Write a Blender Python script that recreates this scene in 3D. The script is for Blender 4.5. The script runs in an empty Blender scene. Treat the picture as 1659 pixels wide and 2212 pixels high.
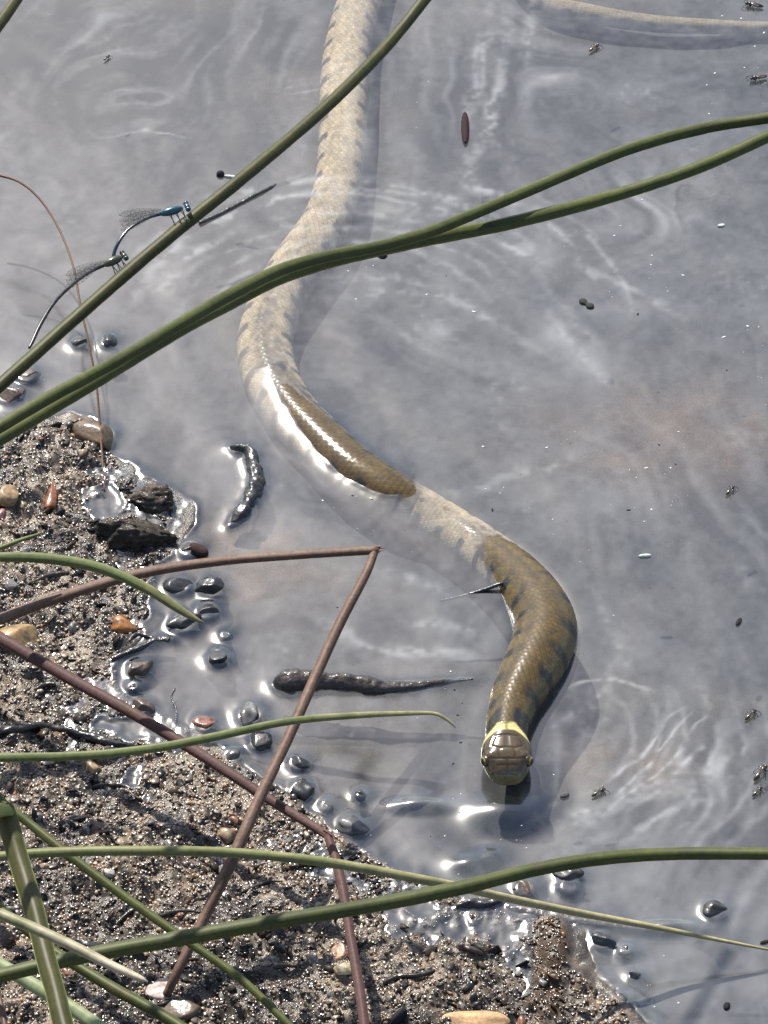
import bpy, math
import numpy as np
from mathutils import Vector
sc = bpy.context.scene
COL = sc.collection
rng = np.random.default_rng(11)
PI = math.pi

# ------------------------------------------------------------------ camera
PITCH, DIST = math.radians(47), 1.6            # a person leaning over the bank with a zoomed phone
HW = 0.150 / DIST                              # half width over depth
cp, sp = math.cos(PITCH), math.sin(PITCH)
CAM = np.array([0.0, -DIST * cp, DIST * sp])
FWD, UP = np.array([0, cp, -sp]), np.array([0, sp, cp])
cd = bpy.data.cameras.new('camera'); cam = bpy.data.objects.new('camera', cd); COL.objects.link(cam)
cam.location = CAM; cam.rotation_euler = (PI / 2 - PITCH, 0, 0)
cd.sensor_fit = 'HORIZONTAL'; cd.sensor_width = 36; cd.lens = 36 / (2 * HW)
cd.clip_start = 0.02; cd.clip_end = 500
sc.camera = cam

# ------------------------------------------------------------------ sky, sun, exposure
SUN = np.array([-0.26, 0.58, 0.76]); SUN /= np.linalg.norm(SUN)   # direction towards the sun
elev = math.asin(SUN[2]); azim = math.atan2(SUN[0], SUN[1])
w = bpy.data.worlds.new('World'); sc.world = w; w.use_nodes = True
nt = w.node_tree; bg = nt.nodes['Background']
sky = nt.nodes.new('ShaderNodeTexSky'); sky.sky_type = 'NISHITA'; sky.sun_disc = False
sky.sun_elevation = elev; sky.sun_rotation = azim
sky.air_density = 1.0; sky.dust_density = 1.3; sky.ozone_density = 1.0
nt.links.new(sky.outputs[0], bg.inputs[0]); bg.inputs[1].default_value = 0.10
sl = bpy.data.lights.new('sun', 'SUN'); sl.energy = 5.0; sl.angle = math.radians(0.5); sl.color = (1.0, 0.955, 0.88)
so = bpy.data.objects.new('sun', sl); COL.objects.link(so)
so.rotation_euler = Vector(SUN).to_track_quat('Z', 'Y').to_euler()
so.location = (-0.8, 0.7, 1.8)
sc.view_settings.view_transform = 'Standard'; sc.view_settings.look = 'None'
sc.view_settings.exposure = 0.33; sc.view_settings.gamma = 1.0
sc.view_settings.use_curve_mapping = False
sc.render.engine = 'CYCLES'
sc.cycles.max_bounces = 8; sc.cycles.transparent_max_bounces = 12
sc.cycles.caustics_reflective = False; sc.cycles.caustics_refractive = False
sc.cycles.sample_clamp_indirect = 3.0
sc.cycles.use_denoising = True

# ------------------------------------------------------------------ pixels to places (photo seen at 1659 x 2212)
def ray(px, py):
    k = 2 * HW / 1659
    x = (np.asarray(px, float) - 829.5) * k; y = (1106 - np.asarray(py, float)) * k
    return np.stack([x, cp + y * sp, -sp + y * cp], -1)
def at(px, py, z=0.0):
    d = ray(px, py); t = (np.asarray(z, float) - CAM[2]) / d[..., 2]
    return CAM + d * t[..., None]
def pxm(px, py, z=0.0):
    """metres per photo pixel at that place"""
    d = ray(px, py); return ((np.asarray(z, float) - CAM[2]) / d[..., 2]) * 2 * HW / 1659

# ------------------------------------------------------------------ numpy noise
def vnoise(x, y, size, seed):
    r = np.random.default_rng(seed).random((256, 256)).astype(np.float32)
    X = np.asarray(x) / size + 1000.37; Y = np.asarray(y) / size + 1000.71
    xi = np.floor(X).astype(np.int64); yi = np.floor(Y).astype(np.int64)
    fx = X - xi; fy = Y - yi
    fx = fx * fx * (3 - 2 * fx); fy = fy * fy * (3 - 2 * fy)
    a, b, c, d = xi & 255, yi & 255, (xi + 1) & 255, (yi + 1) & 255
    return (r[a, b] * (1 - fx) + r[c, b] * fx) * (1 - fy) + (r[a, d] * (1 - fx) + r[c, d] * fx) * fy * 1.0
def fbm(x, y, size, seed, oct=4, gain=0.5):
    s = 0.0; a = 1.0; t = 0.0
    for i in range(oct):
        s = s + a * vnoise(x, y, size / 2 ** i, seed + i); t += a; a *= gain
    return s / t - 0.5
def smooth(a, b, x):
    t = np.clip((x - a) / (b - a), 0, 1); return t * t * (3 - 2 * t)
def segdist(x, y, P, vals=None):
    """distance to a polyline, and interpolated values at the foot"""
    best = np.full(np.shape(x), 1e9); val = np.zeros(np.shape(x))
    for i in range(len(P) - 1):
        a, b = P[i][:2], P[i + 1][:2]; e = b - a; L = max(e @ e, 1e-12)
        t = np.clip(((x - a[0]) * e[0] + (y - a[1]) * e[1]) / L, 0, 1)
        d = (x - a[0] - t * e[0]) ** 2 + (y - a[1] - t * e[1]) ** 2
        m = d < best; best = np.where(m, d, best)
        if vals is not None: val = np.where(m, vals[i] * (1 - t) + vals[i + 1] * t, val)
    return np.sqrt(best), val
def catmull(P, n):
    P = np.asarray(P, float); Q = np.vstack([2 * P[0] - P[1], P, 2 * P[-1] - P[-2]])
    out = []
    for i in range(len(P) - 1):
        p0, p1, p2, p3 = Q[i:i + 4]
        t = np.linspace(0, 1, n, endpoint=False)[:, None]
        out.append(0.5 * (2 * p1 + (p2 - p0) * t + (2 * p0 - 5 * p1 + 4 * p2 - p3) * t ** 2 + (3 * p1 - p0 - 3 * p2 + p3) * t ** 3))
    return np.vstack(out + [P[-1:]])
def resample(P, step):
    s = np.r_[0, np.cumsum(np.linalg.norm(np.diff(P[:, :3], axis=0), axis=1))]
    n = max(2, int(s[-1] / step)); u = np.linspace(0, s[-1], n + 1)
    return np.stack([np.interp(u, s, P[:, k]) for k in range(P.shape[1])], 1), u

# ------------------------------------------------------------------ object helpers
def mesh_np(name, V, F, mat, parent=None, col=None, attrs=None, smooth_=True):
    me = bpy.data.meshes.new(name); V = np.asarray(V, np.float32); F = np.asarray(F, np.int32)
    k = F.shape[1]
    me.vertices.add(len(V)); me.vertices.foreach_set('co', V.ravel())
    me.loops.add(F.size); me.loops.foreach_set('vertex_index', F.ravel())
    me.polygons.add(len(F)); me.polygons.foreach_set('loop_start', np.arange(0, F.size, k, dtype=np.int32))
    if smooth_: me.polygons.foreach_set('use_smooth', np.ones(len(F), bool))
    me.update(calc_edges=True)
    if col is not None:
        a = me.attributes.new('Col', 'FLOAT_COLOR', 'POINT')
        a.data.foreach_set('color', np.c_[np.asarray(col, np.float32), np.ones(len(V), np.float32)].ravel())
    for kx, v in (attrs or {}).items():
        a = me.attributes.new(kx, 'FLOAT', 'POINT'); a.data.foreach_set('value', np.asarray(v, np.float32).ravel())
    if mat is not None: me.materials.append(mat)
    o = bpy.data.objects.new(name, me); COL.objects.link(o)
    if parent is not None: o.parent = parent
    return o
def recentre(o, base):
    """put the origin at the thing's base"""
    me = o.data; co = np.empty(len(me.vertices) * 3, np.float32); me.vertices.foreach_get('co', co)
    co = co.reshape(-1, 3) - np.asarray(base, np.float32); me.vertices.foreach_set('co', co.ravel()); o.location = base
    return o
def tag(o, label=None, cat=None, group=None, kind=None):
    if label: o['label'] = label
    if cat: o['category'] = cat
    if group: o['group'] = group
    if kind: o['kind'] = kind
    return o
def empty(name, loc, label, cat, group=None):
    o = bpy.data.objects.new(name, None); COL.objects.link(o); o.location = loc; o.empty_display_size = 0.01
    return tag(o, label, cat, group)
def grid_faces(nx, ny):
    i = np.arange(nx - 1)[:, None] * ny + np.arange(ny - 1)[None, :]
    return np.stack([i, i + ny, i + ny + 1, i + 1], -1).reshape(-1, 4)
def ring_faces(nr, ns, flip=False):
    i = np.arange(nr - 1)[:, None] * ns; j = np.arange(ns)[None, :]; j2 = (j + 1) % ns
    f = np.stack([i + j, i + j2, i + ns + j2, i + ns + j], -1).reshape(-1, 4)
    return f[:, ::-1] if flip else f
def axis(lo, hi, step, far, g=1.35):
    a = list(np.arange(lo, hi + step / 2, step)); s = step; r = []
    x = a[-1]
    while x < far: s *= g; x += s; r.append(x)
    s = step; l = []; x = a[0]
    while x > -far: s *= g; x -= s; l.append(x)
    return np.array(l[::-1] + a + r)
def icosphere(sub):
    t = (1 + 5 ** .5) / 2
    V = [(-1, t, 0), (1, t, 0), (-1, -t, 0), (1, -t, 0), (0, -1, t), (0, 1, t), (0, -1, -t), (0, 1, -t), (t, 0, -1), (t, 0, 1), (-t, 0, -1), (-t, 0, 1)]
    F = [(0, 11, 5), (0, 5, 1), (0, 1, 7), (0, 7, 10), (0, 10, 11), (1, 5, 9), (5, 11, 4), (11, 10, 2), (10, 7, 6), (7, 1, 8), (3, 9, 4), (3, 4, 2), (3, 2, 6), (3, 6, 8), (3, 8, 9), (4, 9, 5), (2, 4, 11), (6, 2, 10), (8, 6, 7), (9, 8, 1)]
    V = [np.array(v) / np.linalg.norm(v) for v in V]
    for _ in range(sub):
        cache = {}; G = []
        def mid(a, b):
            k = (min(a, b), max(a, b))
            if k not in cache:
                m = V[a] + V[b]; V.append(m / np.linalg.norm(m)); cache[k] = len(V) - 1
            return cache[k]
        for a, b, c in F:
            x, y, z = mid(a, b), mid(b, c), mid(c, a); G += [(a, x, z), (b, y, x), (c, z, y), (x, y, z)]
        F = G
    return np.array(V), np.array(F)
ICO = [icosphere(s) for s in range(5)]
def sph_noise(V, r, n=7, sharp=1.0):
    """lumpy field on a unit sphere from random planes"""
    h = np.zeros(len(V))
    for _ in range(n):
        d = r.normal(size=3); d /= np.linalg.norm(d); k = r.uniform(1.2, 3.8) * sharp
        h += np.sin(V @ d * k + r.uniform(0, 6.28)) / n
    return h

# ------------------------------------------------------------------ materials
def new_mat(name):
    m = bpy.data.materials.new(name); m.use_nodes = True
    return m, m.node_tree, m.node_tree.nodes['Principled BSDF']
def vcol_mat(name, rough=0.5, coat=0.0, coat_r=0.06, spec=0.5, var=0.35, nscale=900, bump=0.0, bscale=1500, trans=0.0):
    """colour from the piece's own colour attribute, broken up by fine grain"""
    m, t, p = new_mat(name)
    a = t.nodes.new('ShaderNodeAttribute'); a.attribute_name = 'Col'
    g = t.nodes.new('ShaderNodeNewGeometry')
    n = t.nodes.new('ShaderNodeTexNoise'); n.inputs['Scale'].default_value = nscale; n.inputs['Detail'].default_value = 4
    t.links.new(g.outputs['Position'], n.inputs['Vector'])
    mr = t.nodes.new('ShaderNodeMapRange'); mr.inputs['To Min'].default_value = 1 - var; mr.inputs['To Max'].default_value = 1 + var
    mr.inputs['From Min'].default_value = 0.25; mr.inputs['From Max'].default_value = 0.75
    t.links.new(n.outputs['Fac'], mr.inputs['Value'])
    mx = t.nodes.new('ShaderNodeMix'); mx.data_type = 'RGBA'; mx.blend_type = 'MULTIPLY'; mx.inputs[0].default_value = 1
    t.links.new(a.outputs['Color'], mx.inputs[6]); t.links.new(mr.outputs[0], mx.inputs[7])
    t.links.new(mx.outputs[2], p.inputs['Base Color'])
    p.inputs['Roughness'].default_value = rough; p.inputs['Specular IOR Level'].default_value = spec
    p.inputs['Coat Weight'].default_value = coat; p.inputs['Coat Roughness'].default_value = coat_r
    if bump:
        n2 = t.nodes.new('ShaderNodeTexNoise'); n2.inputs['Scale'].default_value = bscale; n2.inputs['Detail'].default_value = 3
        t.links.new(g.outputs['Position'], n2.inputs['Vector'])
        b = t.nodes.new('ShaderNodeBump'); b.inputs['Strength'].default_value = bump; b.inputs['Distance'].default_value = 0.0006
        t.links.new(n2.outputs['Fac'], b.inputs['Height']); t.links.new(b.outputs[0], p.inputs['Normal'])
        if coat: t.links.new(b.outputs[0], p.inputs['Coat Normal'])
    return m
M_mud = vcol_mat('wet_mud', 0.7, 0.8, 0.24, 0.4, 0.5, 1500, 0.8, 1300)
_t = M_mud.node_tree; _p = _t.nodes['Principled BSDF']; _a = _t.nodes.new('ShaderNodeAttribute'); _a.attribute_name = 'bank'
_t.links.new(_a.outputs['Fac'], _p.inputs['Coat Weight']); _p.inputs['Coat IOR'].default_value = 1.6
_b = [n for n in _t.nodes if n.type == 'BUMP'][0]; _t.links.new(_a.outputs['Fac'], _b.inputs['Strength'])
M_matte = vcol_mat('dead_leaf', 0.75, 0.0, 0.2, 0.25, 0.3, 1200, 0.0)
M_bed = M_mud
M_stone = vcol_mat('wet_stone', 0.5, 0.8, 0.2, 0.5, 0.4, 700, 0.35, 600)
M_grain = vcol_mat('wet_grain', 0.55, 0.75, 0.2, 0.4, 0.3, 2500, 0.0)
M_gloss = vcol_mat('glistening_mud', 0.6, 1.0, 0.28, 0.5, 0.3, 1500, 0.0)
M_gloss.node_tree.nodes['Principled BSDF'].inputs['Coat IOR'].default_value = 1.6
for _m in (M_stone,): _m.node_tree.nodes['Principled BSDF'].inputs['Coat IOR'].default_value = 1.5
M_glint = vcol_mat('glittering_sand', 0.5, 1.0, 0.2, 0.5, 0.2, 2500, 0.0)
M_glint.node_tree.nodes['Principled BSDF'].inputs['Coat IOR'].default_value = 2.2
M_dry = vcol_mat('dry_stone', 0.8, 0.0, 0.1, 0.3, 0.35, 900, 0.4, 900)
M_snake = vcol_mat('snake_skin', 0.6, 0.5, 0.15, 0.15, 0.25, 1600, 0.0)
M_snake.node_tree.nodes['Principled BSDF'].inputs['Coat IOR'].default_value = 1.75
_t = M_snake.node_tree; _a = _t.nodes.new('ShaderNodeAttribute'); _a.attribute_name = 'gloss'; _t.links.new(_a.outputs['Fac'], _t.nodes['Principled BSDF'].inputs['Coat Weight'])
M_rush = vcol_mat('rush', 0.5, 0.0, 0.2, 0.4, 0.22, 500, 0.0)
for _k, _v in (('Sheen Weight', .35), ('Sheen Roughness', .35), ('Sheen Tint', (.75, .9, .35, 1))): M_rush.node_tree.nodes['Principled BSDF'].inputs[_k].default_value = _v
M_straw = vcol_mat('dry_rush', 0.6, 0.0, 0.2, 0.35, 0.3, 600, 0.2, 900)
M_wetwood = vcol_mat('wet_wood', 0.5, 0.8, 0.2, 0.4, 0.5, 700, 1.0, 380)
M_insect = vcol_mat('insect', 0.25, 0.6, 0.1, 0.6, 0.25, 3000, 0.0)
M_litter = vcol_mat('litter', 0.6, 0.3, 0.15, 0.3, 0.4, 900, 0.3, 1200)
M_clod = vcol_mat('wet_clod', 0.8, 0.35, 0.2, 0.3, 0.6, 700, 1.0, 500)
def wing_mat():
    m, t, p = new_mat('wing_membrane')
    p.inputs['Base Color'].default_value = (0.18, 0.17, 0.15, 1); p.inputs['Roughness'].default_value = 0.2; p.inputs['Alpha'].default_value = 0.32
    n = t.nodes.new('ShaderNodeTexVoronoi'); n.inputs['Scale'].default_value = 900; n.feature = 'DISTANCE_TO_EDGE'
    g = t.nodes.new('ShaderNodeNewGeometry'); t.links.new(g.outputs['Position'], n.inputs['Vector'])
    r = t.nodes.new('ShaderNodeMapRange'); r.inputs['From Max'].default_value = 0.12; r.inputs['To Min'].default_value = 0.4; r.inputs['To Max'].default_value = 0.10
    t.links.new(n.outputs['Distance'], r.inputs['Value']); t.links.new(r.outputs[0], p.inputs['Alpha'])
    return m
M_wing = wing_mat()
def water_mat():
    m, t, p = new_mat('pond_water'); t.nodes.remove(p); out = t.nodes['Material Output']
    a = t.nodes.new('ShaderNodeAttribute'); a.attribute_name = 'film'
    df = t.nodes.new('ShaderNodeBsdfDiffuse'); df.inputs['Color'].default_value = (0.66, 0.67, 0.665, 1)
    tr = t.nodes.new('ShaderNodeBsdfTransparent'); tr.inputs['Color'].default_value = (0.89, 0.895, 0.88, 1)
    mr = t.nodes.new('ShaderNodeMapRange'); mr.inputs['To Min'].default_value = 0.0; mr.inputs['To Max'].default_value = 0.60
    t.links.new(a.outputs['Fac'], mr.inputs['Value'])
    m1 = t.nodes.new('ShaderNodeMixShader'); t.links.new(mr.outputs[0], m1.inputs[0])
    t.links.new(tr.outputs[0], m1.inputs[1]); t.links.new(df.outputs[0], m1.inputs[2])
    gl = t.nodes.new('ShaderNodeBsdfGlossy'); gl.inputs['Roughness'].default_value = 0.13; gl.inputs['Color'].default_value = (1, 1, 1, 1)
    fr = t.nodes.new('ShaderNodeFresnel'); ior = 2.3
    g = t.nodes.new('ShaderNodeNewGeometry'); im = t.nodes.new('ShaderNodeMapRange')      # the same film seen from below reflects the same
    im.inputs['To Min'].default_value = ior; im.inputs['To Max'].default_value = 1 / ior
    t.links.new(g.outputs['Backfacing'], im.inputs['Value']); t.links.new(im.outputs[0], fr.inputs['IOR'])
    m2 = t.nodes.new('ShaderNodeMixShader'); t.links.new(fr.outputs[0], m2.inputs[0])
    t.links.new(m1.outputs[0], m2.inputs[1]); t.links.new(gl.outputs[0], m2.inputs[2])
    t.links.new(m2.outputs[0], out.inputs['Surface'])
    return m
M_water = water_mat()

# ------------------------------------------------------------------ ground: mud bank and pond bed
SHORE = [(-60, 900), (0, 905), (80, 905), (140, 900), (200, 905), (245, 950), (262, 1000), (270, 1040), (330, 1060), (392, 1100), (380, 1160), (362, 1215),
         (330, 1265), (325, 1330), (290, 1375), (258, 1420), (270, 1490), (325, 1550), (400, 1598), (480, 1640), (560, 1685), (640, 1730),
         (715, 1790), (800, 1832), (870, 1875), (960, 1925), (1060, 1955), (1150, 1975), (1205, 1990), (1222, 2050), (1225, 2100), (1290, 2140), (1345, 2185), (1375, 2250), (1400, 2330)]
SH = np.array([at(x, y)[:2] for x, y in SHORE])
POLY = np.vstack([[-40, SH[0, 1] + 4], [-0.6, SH[0, 1] + 0.05], SH, [[SH[-1, 0] + 0.05, -0.6], [6, -40], [-40, -40]]])
POLY_LINE = POLY[:-2]
def inside(x, y):
    r = np.zeros(np.shape(x), bool); n = len(POLY)
    for i in range(n):
        (x0, y0), (x1, y1) = POLY[i], POLY[(i + 1) % n]
        c = ((y0 > y) != (y1 > y))
        r ^= c & (x < (x1 - x0) * (y - y0) / (y1 - y0 + 1e-15) + x0)
    return r
# stones that break the surface stand on little rises of the bed: (px, py, half width px, half height px)
WATER_STONES = [(412, 1192, 36, 22), (388, 1268, 34, 22), (456, 1268, 32, 23), (448, 1322, 34, 24), (398, 1345, 44, 18), (488, 1376, 15, 12), (474, 1422, 26, 24), (302, 1440, 30, 23),
                (288, 1486, 20, 14), (306, 1528, 26, 18), (440, 1568, 34, 20), (542, 1545, 25, 34), (562, 1600, 24, 26), (645, 1652, 26, 20), (652, 1708, 34, 24),
                (706, 1746, 18, 13), (780, 1720, 14, 13), (762, 1784, 36, 24), (1136, 1922, 26, 20), (1228, 1888, 32, 18), (1228, 1922, 26, 17), (1546, 1968, 34, 24),
                (1300, 2032, 30, 16), (1352, 2056, 20, 13), (1372, 2108, 14, 13), (1338, 2166, 26, 20), (235, 738, 18, 20), (172, 738, 20, 10), (58, 815, 34, 16), (20, 850, 34, 24), (505, 1640, 26, 22)]
RISES = [(at(x, y)[:2], max(a, b) * pxm(x, y)) for x, y, a, b in WATER_STONES]
BROWN_STRIP = np.array([at(px, py, .003)[:2] for px, py in ((1190, 2004), (1188, 2060), (1184, 2120), (1178, 2182))])
def ground_h(x, y, fine=True):
    x = np.asarray(x, float); y = np.asarray(y, float)
    d, _ = segdist(x, y, POLY_LINE); s = np.where(inside(x, y), d, -d)
    s = s + fbm(x, y, 0.030, 5, 4, .6) * 0.026
    up = 0.0006 + 0.5 * (1 - np.exp(-np.maximum(s - .006 * (1 - np.exp(-np.maximum(s, 0) / .006)), 0) * 0.12 / 0.5)); dn = -0.027 * (1 - np.exp(-np.maximum(-s, 0) / 0.070))
    z = np.where(s > 0, up, dn + 0.0010 * np.exp(np.minimum(s, 0) / 0.004))
    for c, r in RISES:
        q = ((x - c[0]) ** 2 + (y - c[1]) ** 2) / (1.3 * r) ** 2
        z = np.maximum(z, -0.0035 - 0.05 * np.maximum(np.sqrt(q) - 0.7, 0) ** 1.2)
    dst, _ = segdist(x, y, BROWN_STRIP); z = np.maximum(z, .0042 - 55 * dst ** 2)
    land = smooth(-0.006, 0.012, s)
    if fine:
        z = z + land * (fbm(x, y, 0.026, 21, 3) * 0.0110 + np.abs(fbm(x, y, 0.012, 26, 3)) * 0.010 - 0.0012 + fbm(x, y, 0.005, 31, 3) * 0.0046) + (1 - land) * fbm(x, y, 0.03, 41, 3) * 0.004
    return z
def on_ground(px, py):
    z = 0.0
    for _ in range(6):
        p = at(px, py, z); z = 0.5 * z + 0.5 * float(ground_h(p[0], p[1]))
    return at(px, py, z)
gx = axis(-0.19, 0.10, 0.0008, 30); gy = axis(-0.31, 0.075, 0.0008, 30)
gx = np.unique(np.r_[gx[gx <= 0.1], np.arange(0.103, 0.25, 0.004), 0.26, 0.3, 0.4, 0.6, 1, 2, 5, 12, 30.])
gy = np.unique(np.r_[gy[gy <= 0.075], np.arange(0.078, 0.45, 0.004), 0.47, 0.52, 0.6, 0.8, 1.2, 2, 5, 12, 30.])
X, Y = np.meshgrid(gx, gy, indexing='ij')
Z = ground_h(X, Y)
land = smooth(-0.003, 0.004, Z)
n1 = fbm(X, Y, 0.05, 51, 4); n2 = fbm(X, Y, 0.012, 61, 4); n3 = fbm(X, Y, 0.004, 71, 2)
mud = np.array([0.195, 0.145, 0.100]); dark = np.array([0.040, 0.030, 0.022]); tan = np.array([0.29, 0.225, 0.155])
k = smooth(-0.10, 0.16, n2 + 0.5 * n3)[..., None]; k2 = smooth(0.04, 0.22, n1 + 0.4 * n2)[..., None]
cl = dark * (1 - k) + mud * k; cl = cl * (1 - k2 * 0.7) + tan * k2 * 0.7
silt = np.array([0.044, 0.046, 0.049]); silt2 = np.array([0.085, 0.078, 0.070]); silt3 = np.array([0.020, 0.025, 0.033])
q1 = smooth(0.02, 0.22, fbm(X, Y, 0.085, 81, 4))[..., None]; q2 = smooth(0.0, 0.2, fbm(X, Y, 0.06, 91, 4))[..., None]
cb = silt * (1 - q1) + silt2 * q1; cb = cb * (1 - 0.7 * q2) + silt3 * 0.7 * q2
cl = cb * (1 - land[..., None]) + cl * land[..., None]
# dark brown strip running down the bank, sandy patch on the bed
A = np.array([at(1188, 2000)[:2], at(1186, 2070)[:2], at(1180, 2140)[:2], at(1175, 2185)[:2]])
A = BROWN_STRIP
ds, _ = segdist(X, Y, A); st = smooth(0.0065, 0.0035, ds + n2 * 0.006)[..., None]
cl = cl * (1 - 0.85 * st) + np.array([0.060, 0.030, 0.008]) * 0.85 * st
for px, py, rr, c_ in ((1440, 950, 0.028, (0.20, 0.145, 0.105)), (560, 1290, 0.020, (0.19, 0.14, 0.095)), (1370, 1685, 0.014, (0.20, 0.15, 0.10))):
    p = at(px, py, -0.03); g = np.exp(-((X - p[0]) ** 2 / (1.6 * rr) ** 2 + (Y - p[1]) ** 2 / rr ** 2) + n2 * 2)[..., None].clip(0, 1)
    cl = cl * (1 - 0.8 * g) + np.array(c_) * 0.8 * g
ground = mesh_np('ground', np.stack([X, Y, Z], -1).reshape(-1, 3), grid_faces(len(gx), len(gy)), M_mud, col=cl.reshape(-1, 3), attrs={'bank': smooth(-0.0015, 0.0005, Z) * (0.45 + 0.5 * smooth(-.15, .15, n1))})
tag(ground, 'wet brown mud bank sloping into a silty grey pond bed', 'ground', kind='structure')

# ------------------------------------------------------------------ the snake's line (px, py, centre height, width px)
SN = [(1900, 20, -24, 14), (1760, 52, -23, 20), (1640, 60, -22, 27), (1520, 57, -21, 33), (1400, 50, -21, 38), (1280, 32, -21, 43), (1180, 8, -22, 48), (1110, -50, -24, 56), (1030, -130, -25, 66),
      (920, -160, -24, 76), (830, -110, -22, 84), (785, -20, -18, 90), (757, 70, -15.5, 95), (744, 160, -14, 101), (741, 250, -13.5, 102), (737, 330, -13.2, 99), (727, 410, -13, 99), (702, 485, -13, 104),
      (652, 560, -12.8, 110), (608, 632, -12.6, 114), (580, 700, -12.4, 118), (573, 762, -12, 120), (588, 824, -11.2, 120), (628, 888, -9.0, 122), (692, 958, -7.4, 126), (762, 1022, -6.4, 128), (830, 1066, -7.0, 126), (868, 1088, -8.6, 122),
      (905, 1107, -10.8, 118), (980, 1150, -11.6, 115), (1048, 1194, -10.0, 116), (1108, 1243, -5.6, 126), (1156, 1298, -1.2, 136), (1178, 1352, 0.8, 146), (1168, 1405, 2.2, 146), (1142, 1455, 3.4, 136), (1116, 1503, 4.6, 118), (1100, 1548, 5.8, 104), (1093, 1588, 7.0, 96)]
SN = np.array(SN, float)
C0 = at(SN[:, 0], SN[:, 1], SN[:, 2] * 1e-3); R0 = 0.5 * np.where(np.arange(len(SN)) > 22, .92, 1.0) * SN[:, 3] * pxm(SN[:, 0], SN[:, 1], SN[:, 2] * 1e-3)
path = catmull(np.c_[C0, R0], 24)
# head axis: straight on towards the bank
hx = at(1097, 1700, 0.008) - path[-1, :3]; hx[2] = 0.0; hdir = hx / np.linalg.norm(hx)
HL = 0.0208
P, S = resample(path, 0.00062)
nb = len(P)
ns = 104
phi = np.arange(ns) / ns * 2 * PI
# head profile: t, half width, half height up, half height down (mm), axis lift (mm)
HP = np.array([[0.00, 7.9, 7.7, 7.7, 0.0], [0.10, 8.1, 7.0, 7.2, 0.15], [0.22, 8.9, 6.6, 7.0, 0.2], [0.36, 9.7, 6.4, 6.8, 0.2], [0.48, 9.9, 6.3, 6.4, 0.1], [0.60, 9.5, 6.1, 5.8, -0.1],
               [0.72, 8.7, 5.6, 5.2, -0.5], [0.82, 7.7, 4.9, 4.6, -1.0], [0.90, 6.7, 4.0, 3.8, -1.6], [0.955, 5.5, 3.0, 3.0, -2.1], [0.985, 4.0, 1.9, 1.9, -2.5], [1.0, 0.6, 0.3, 0.3, -2.8]])
nh = 84
th = np.r_[np.linspace(0, 0.9, nh - 24)[1:], np.linspace(0.9, 1, 25)[1:]] ; nh = len(th)
hp = np.stack([np.interp(th, HP[:, 0], HP[:, k]) for k in range(5)], 1)
ks = np.array([1, 3, 4, 3, 1]) / 12.0
for k in range(1, 5):
    e = np.r_[hp[0, k], hp[0, k], hp[:, k], hp[-1, k], hp[-1, k]]; sm = np.convolve(e, ks, 'valid'); hp[:-3, k] = sm[:-3]
scale_neck = path[-1, 3] * 1e3 / 7.9
hp[:, 1:] *= scale_neck
tang = np.gradient(P[:, :3], axis=0); tang /= np.linalg.norm(tang, axis=1)[:, None]
bl = smooth(S[-1] - 0.012, S[-1], S)[:, None]; tang = tang * (1 - bl) + hdir * bl; tang /= np.linalg.norm(tang, axis=1)[:, None]
Hc = P[-1, :3] + th[:, None] * HL * hdir + np.array([0, 0, 1]) * hp[:, 4:5] * 1e-3
Cc = np.vstack([P[:, :3], Hc]); T = np.vstack([tang, np.repeat(hdir[None], nh, 0)])
side = np.cross(T, [0, 0, 1]); side /= np.linalg.norm(side, axis=1)[:, None]      # snake's right
upv = np.cross(side, T)
a_w = np.r_[P[:, 3], hp[:, 1] * 1e-3]; a_u = np.r_[P[:, 3] * 0.97, hp[:, 2] * 1e-3]; a_d = np.r_[P[:, 3] * 0.97, hp[:, 3] * 1e-3]
ex = np.r_[np.full(nb, 1.0), np.interp(th, [0, 0.3, 0.6, 1], [1.0, 0.80, 0.72, 0.85])]
cph, sph = np.cos(phi)[None], np.sin(phi)[None]
cx = np.sign(cph) * np.abs(cph) ** ex[:, None]; sy = np.sign(sph) * np.abs(sph) ** ex[:, None]
V = Cc[:, None] + side[:, None] * (a_w[:, None] * cx)[..., None] + upv[:, None] * (np.where(sph > 0, a_u[:, None], a_d[:, None]) * sy)[..., None]
N = side[:, None] * cx[..., None] + upv[:, None] * sy[..., None]
Sx = np.r_[S, S[-1] + th * HL][:, None] + 0 * phi[None]
# scales: staggered rows of keeled lozenges, 26 round the body
NC, SL = 26, 0.0036
u = phi[None] / (2 * PI) * NC + 0 * Sx; v = Sx / SL
def lozenge(u, v):
    best = np.full(u.shape, 9.0); dxo = np.zeros(u.shape); dyo = np.zeros(u.shape); ido = np.zeros(u.shape)
    for off in (0.0, 0.5):
        cu = np.floor(u - off + 0.5) + off; cv = np.floor(v - off + 0.5) + off
        dx = u - cu; dy = v - cv; d = np.abs(dx) + np.abs(dy)
        m = d < best; best = np.where(m, d, best); dxo = np.where(m, dx, dxo); dyo = np.where(m, dy, dyo)
        ido = np.where(m, (cu % NC) * 37.7 + cv * 91.3, ido)
    return best, dxo, dyo, ido
d_, dx_, dy_, id_ = lozenge(u, v)
body_w = np.r_[np.ones(nb), np.zeros(nh)][:, None]
h_sc = (smooth(0.5, 0.28, d_) * 0.00013 - dy_ * 0.00010 + smooth(0.10, 0.0, np.abs(dx_)) * 0.00010) * np.minimum(1, a_w[:, None] / 0.008)
rnd = np.modf(np.abs(np.sin(id_) * 43758.5453))[0]
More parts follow.
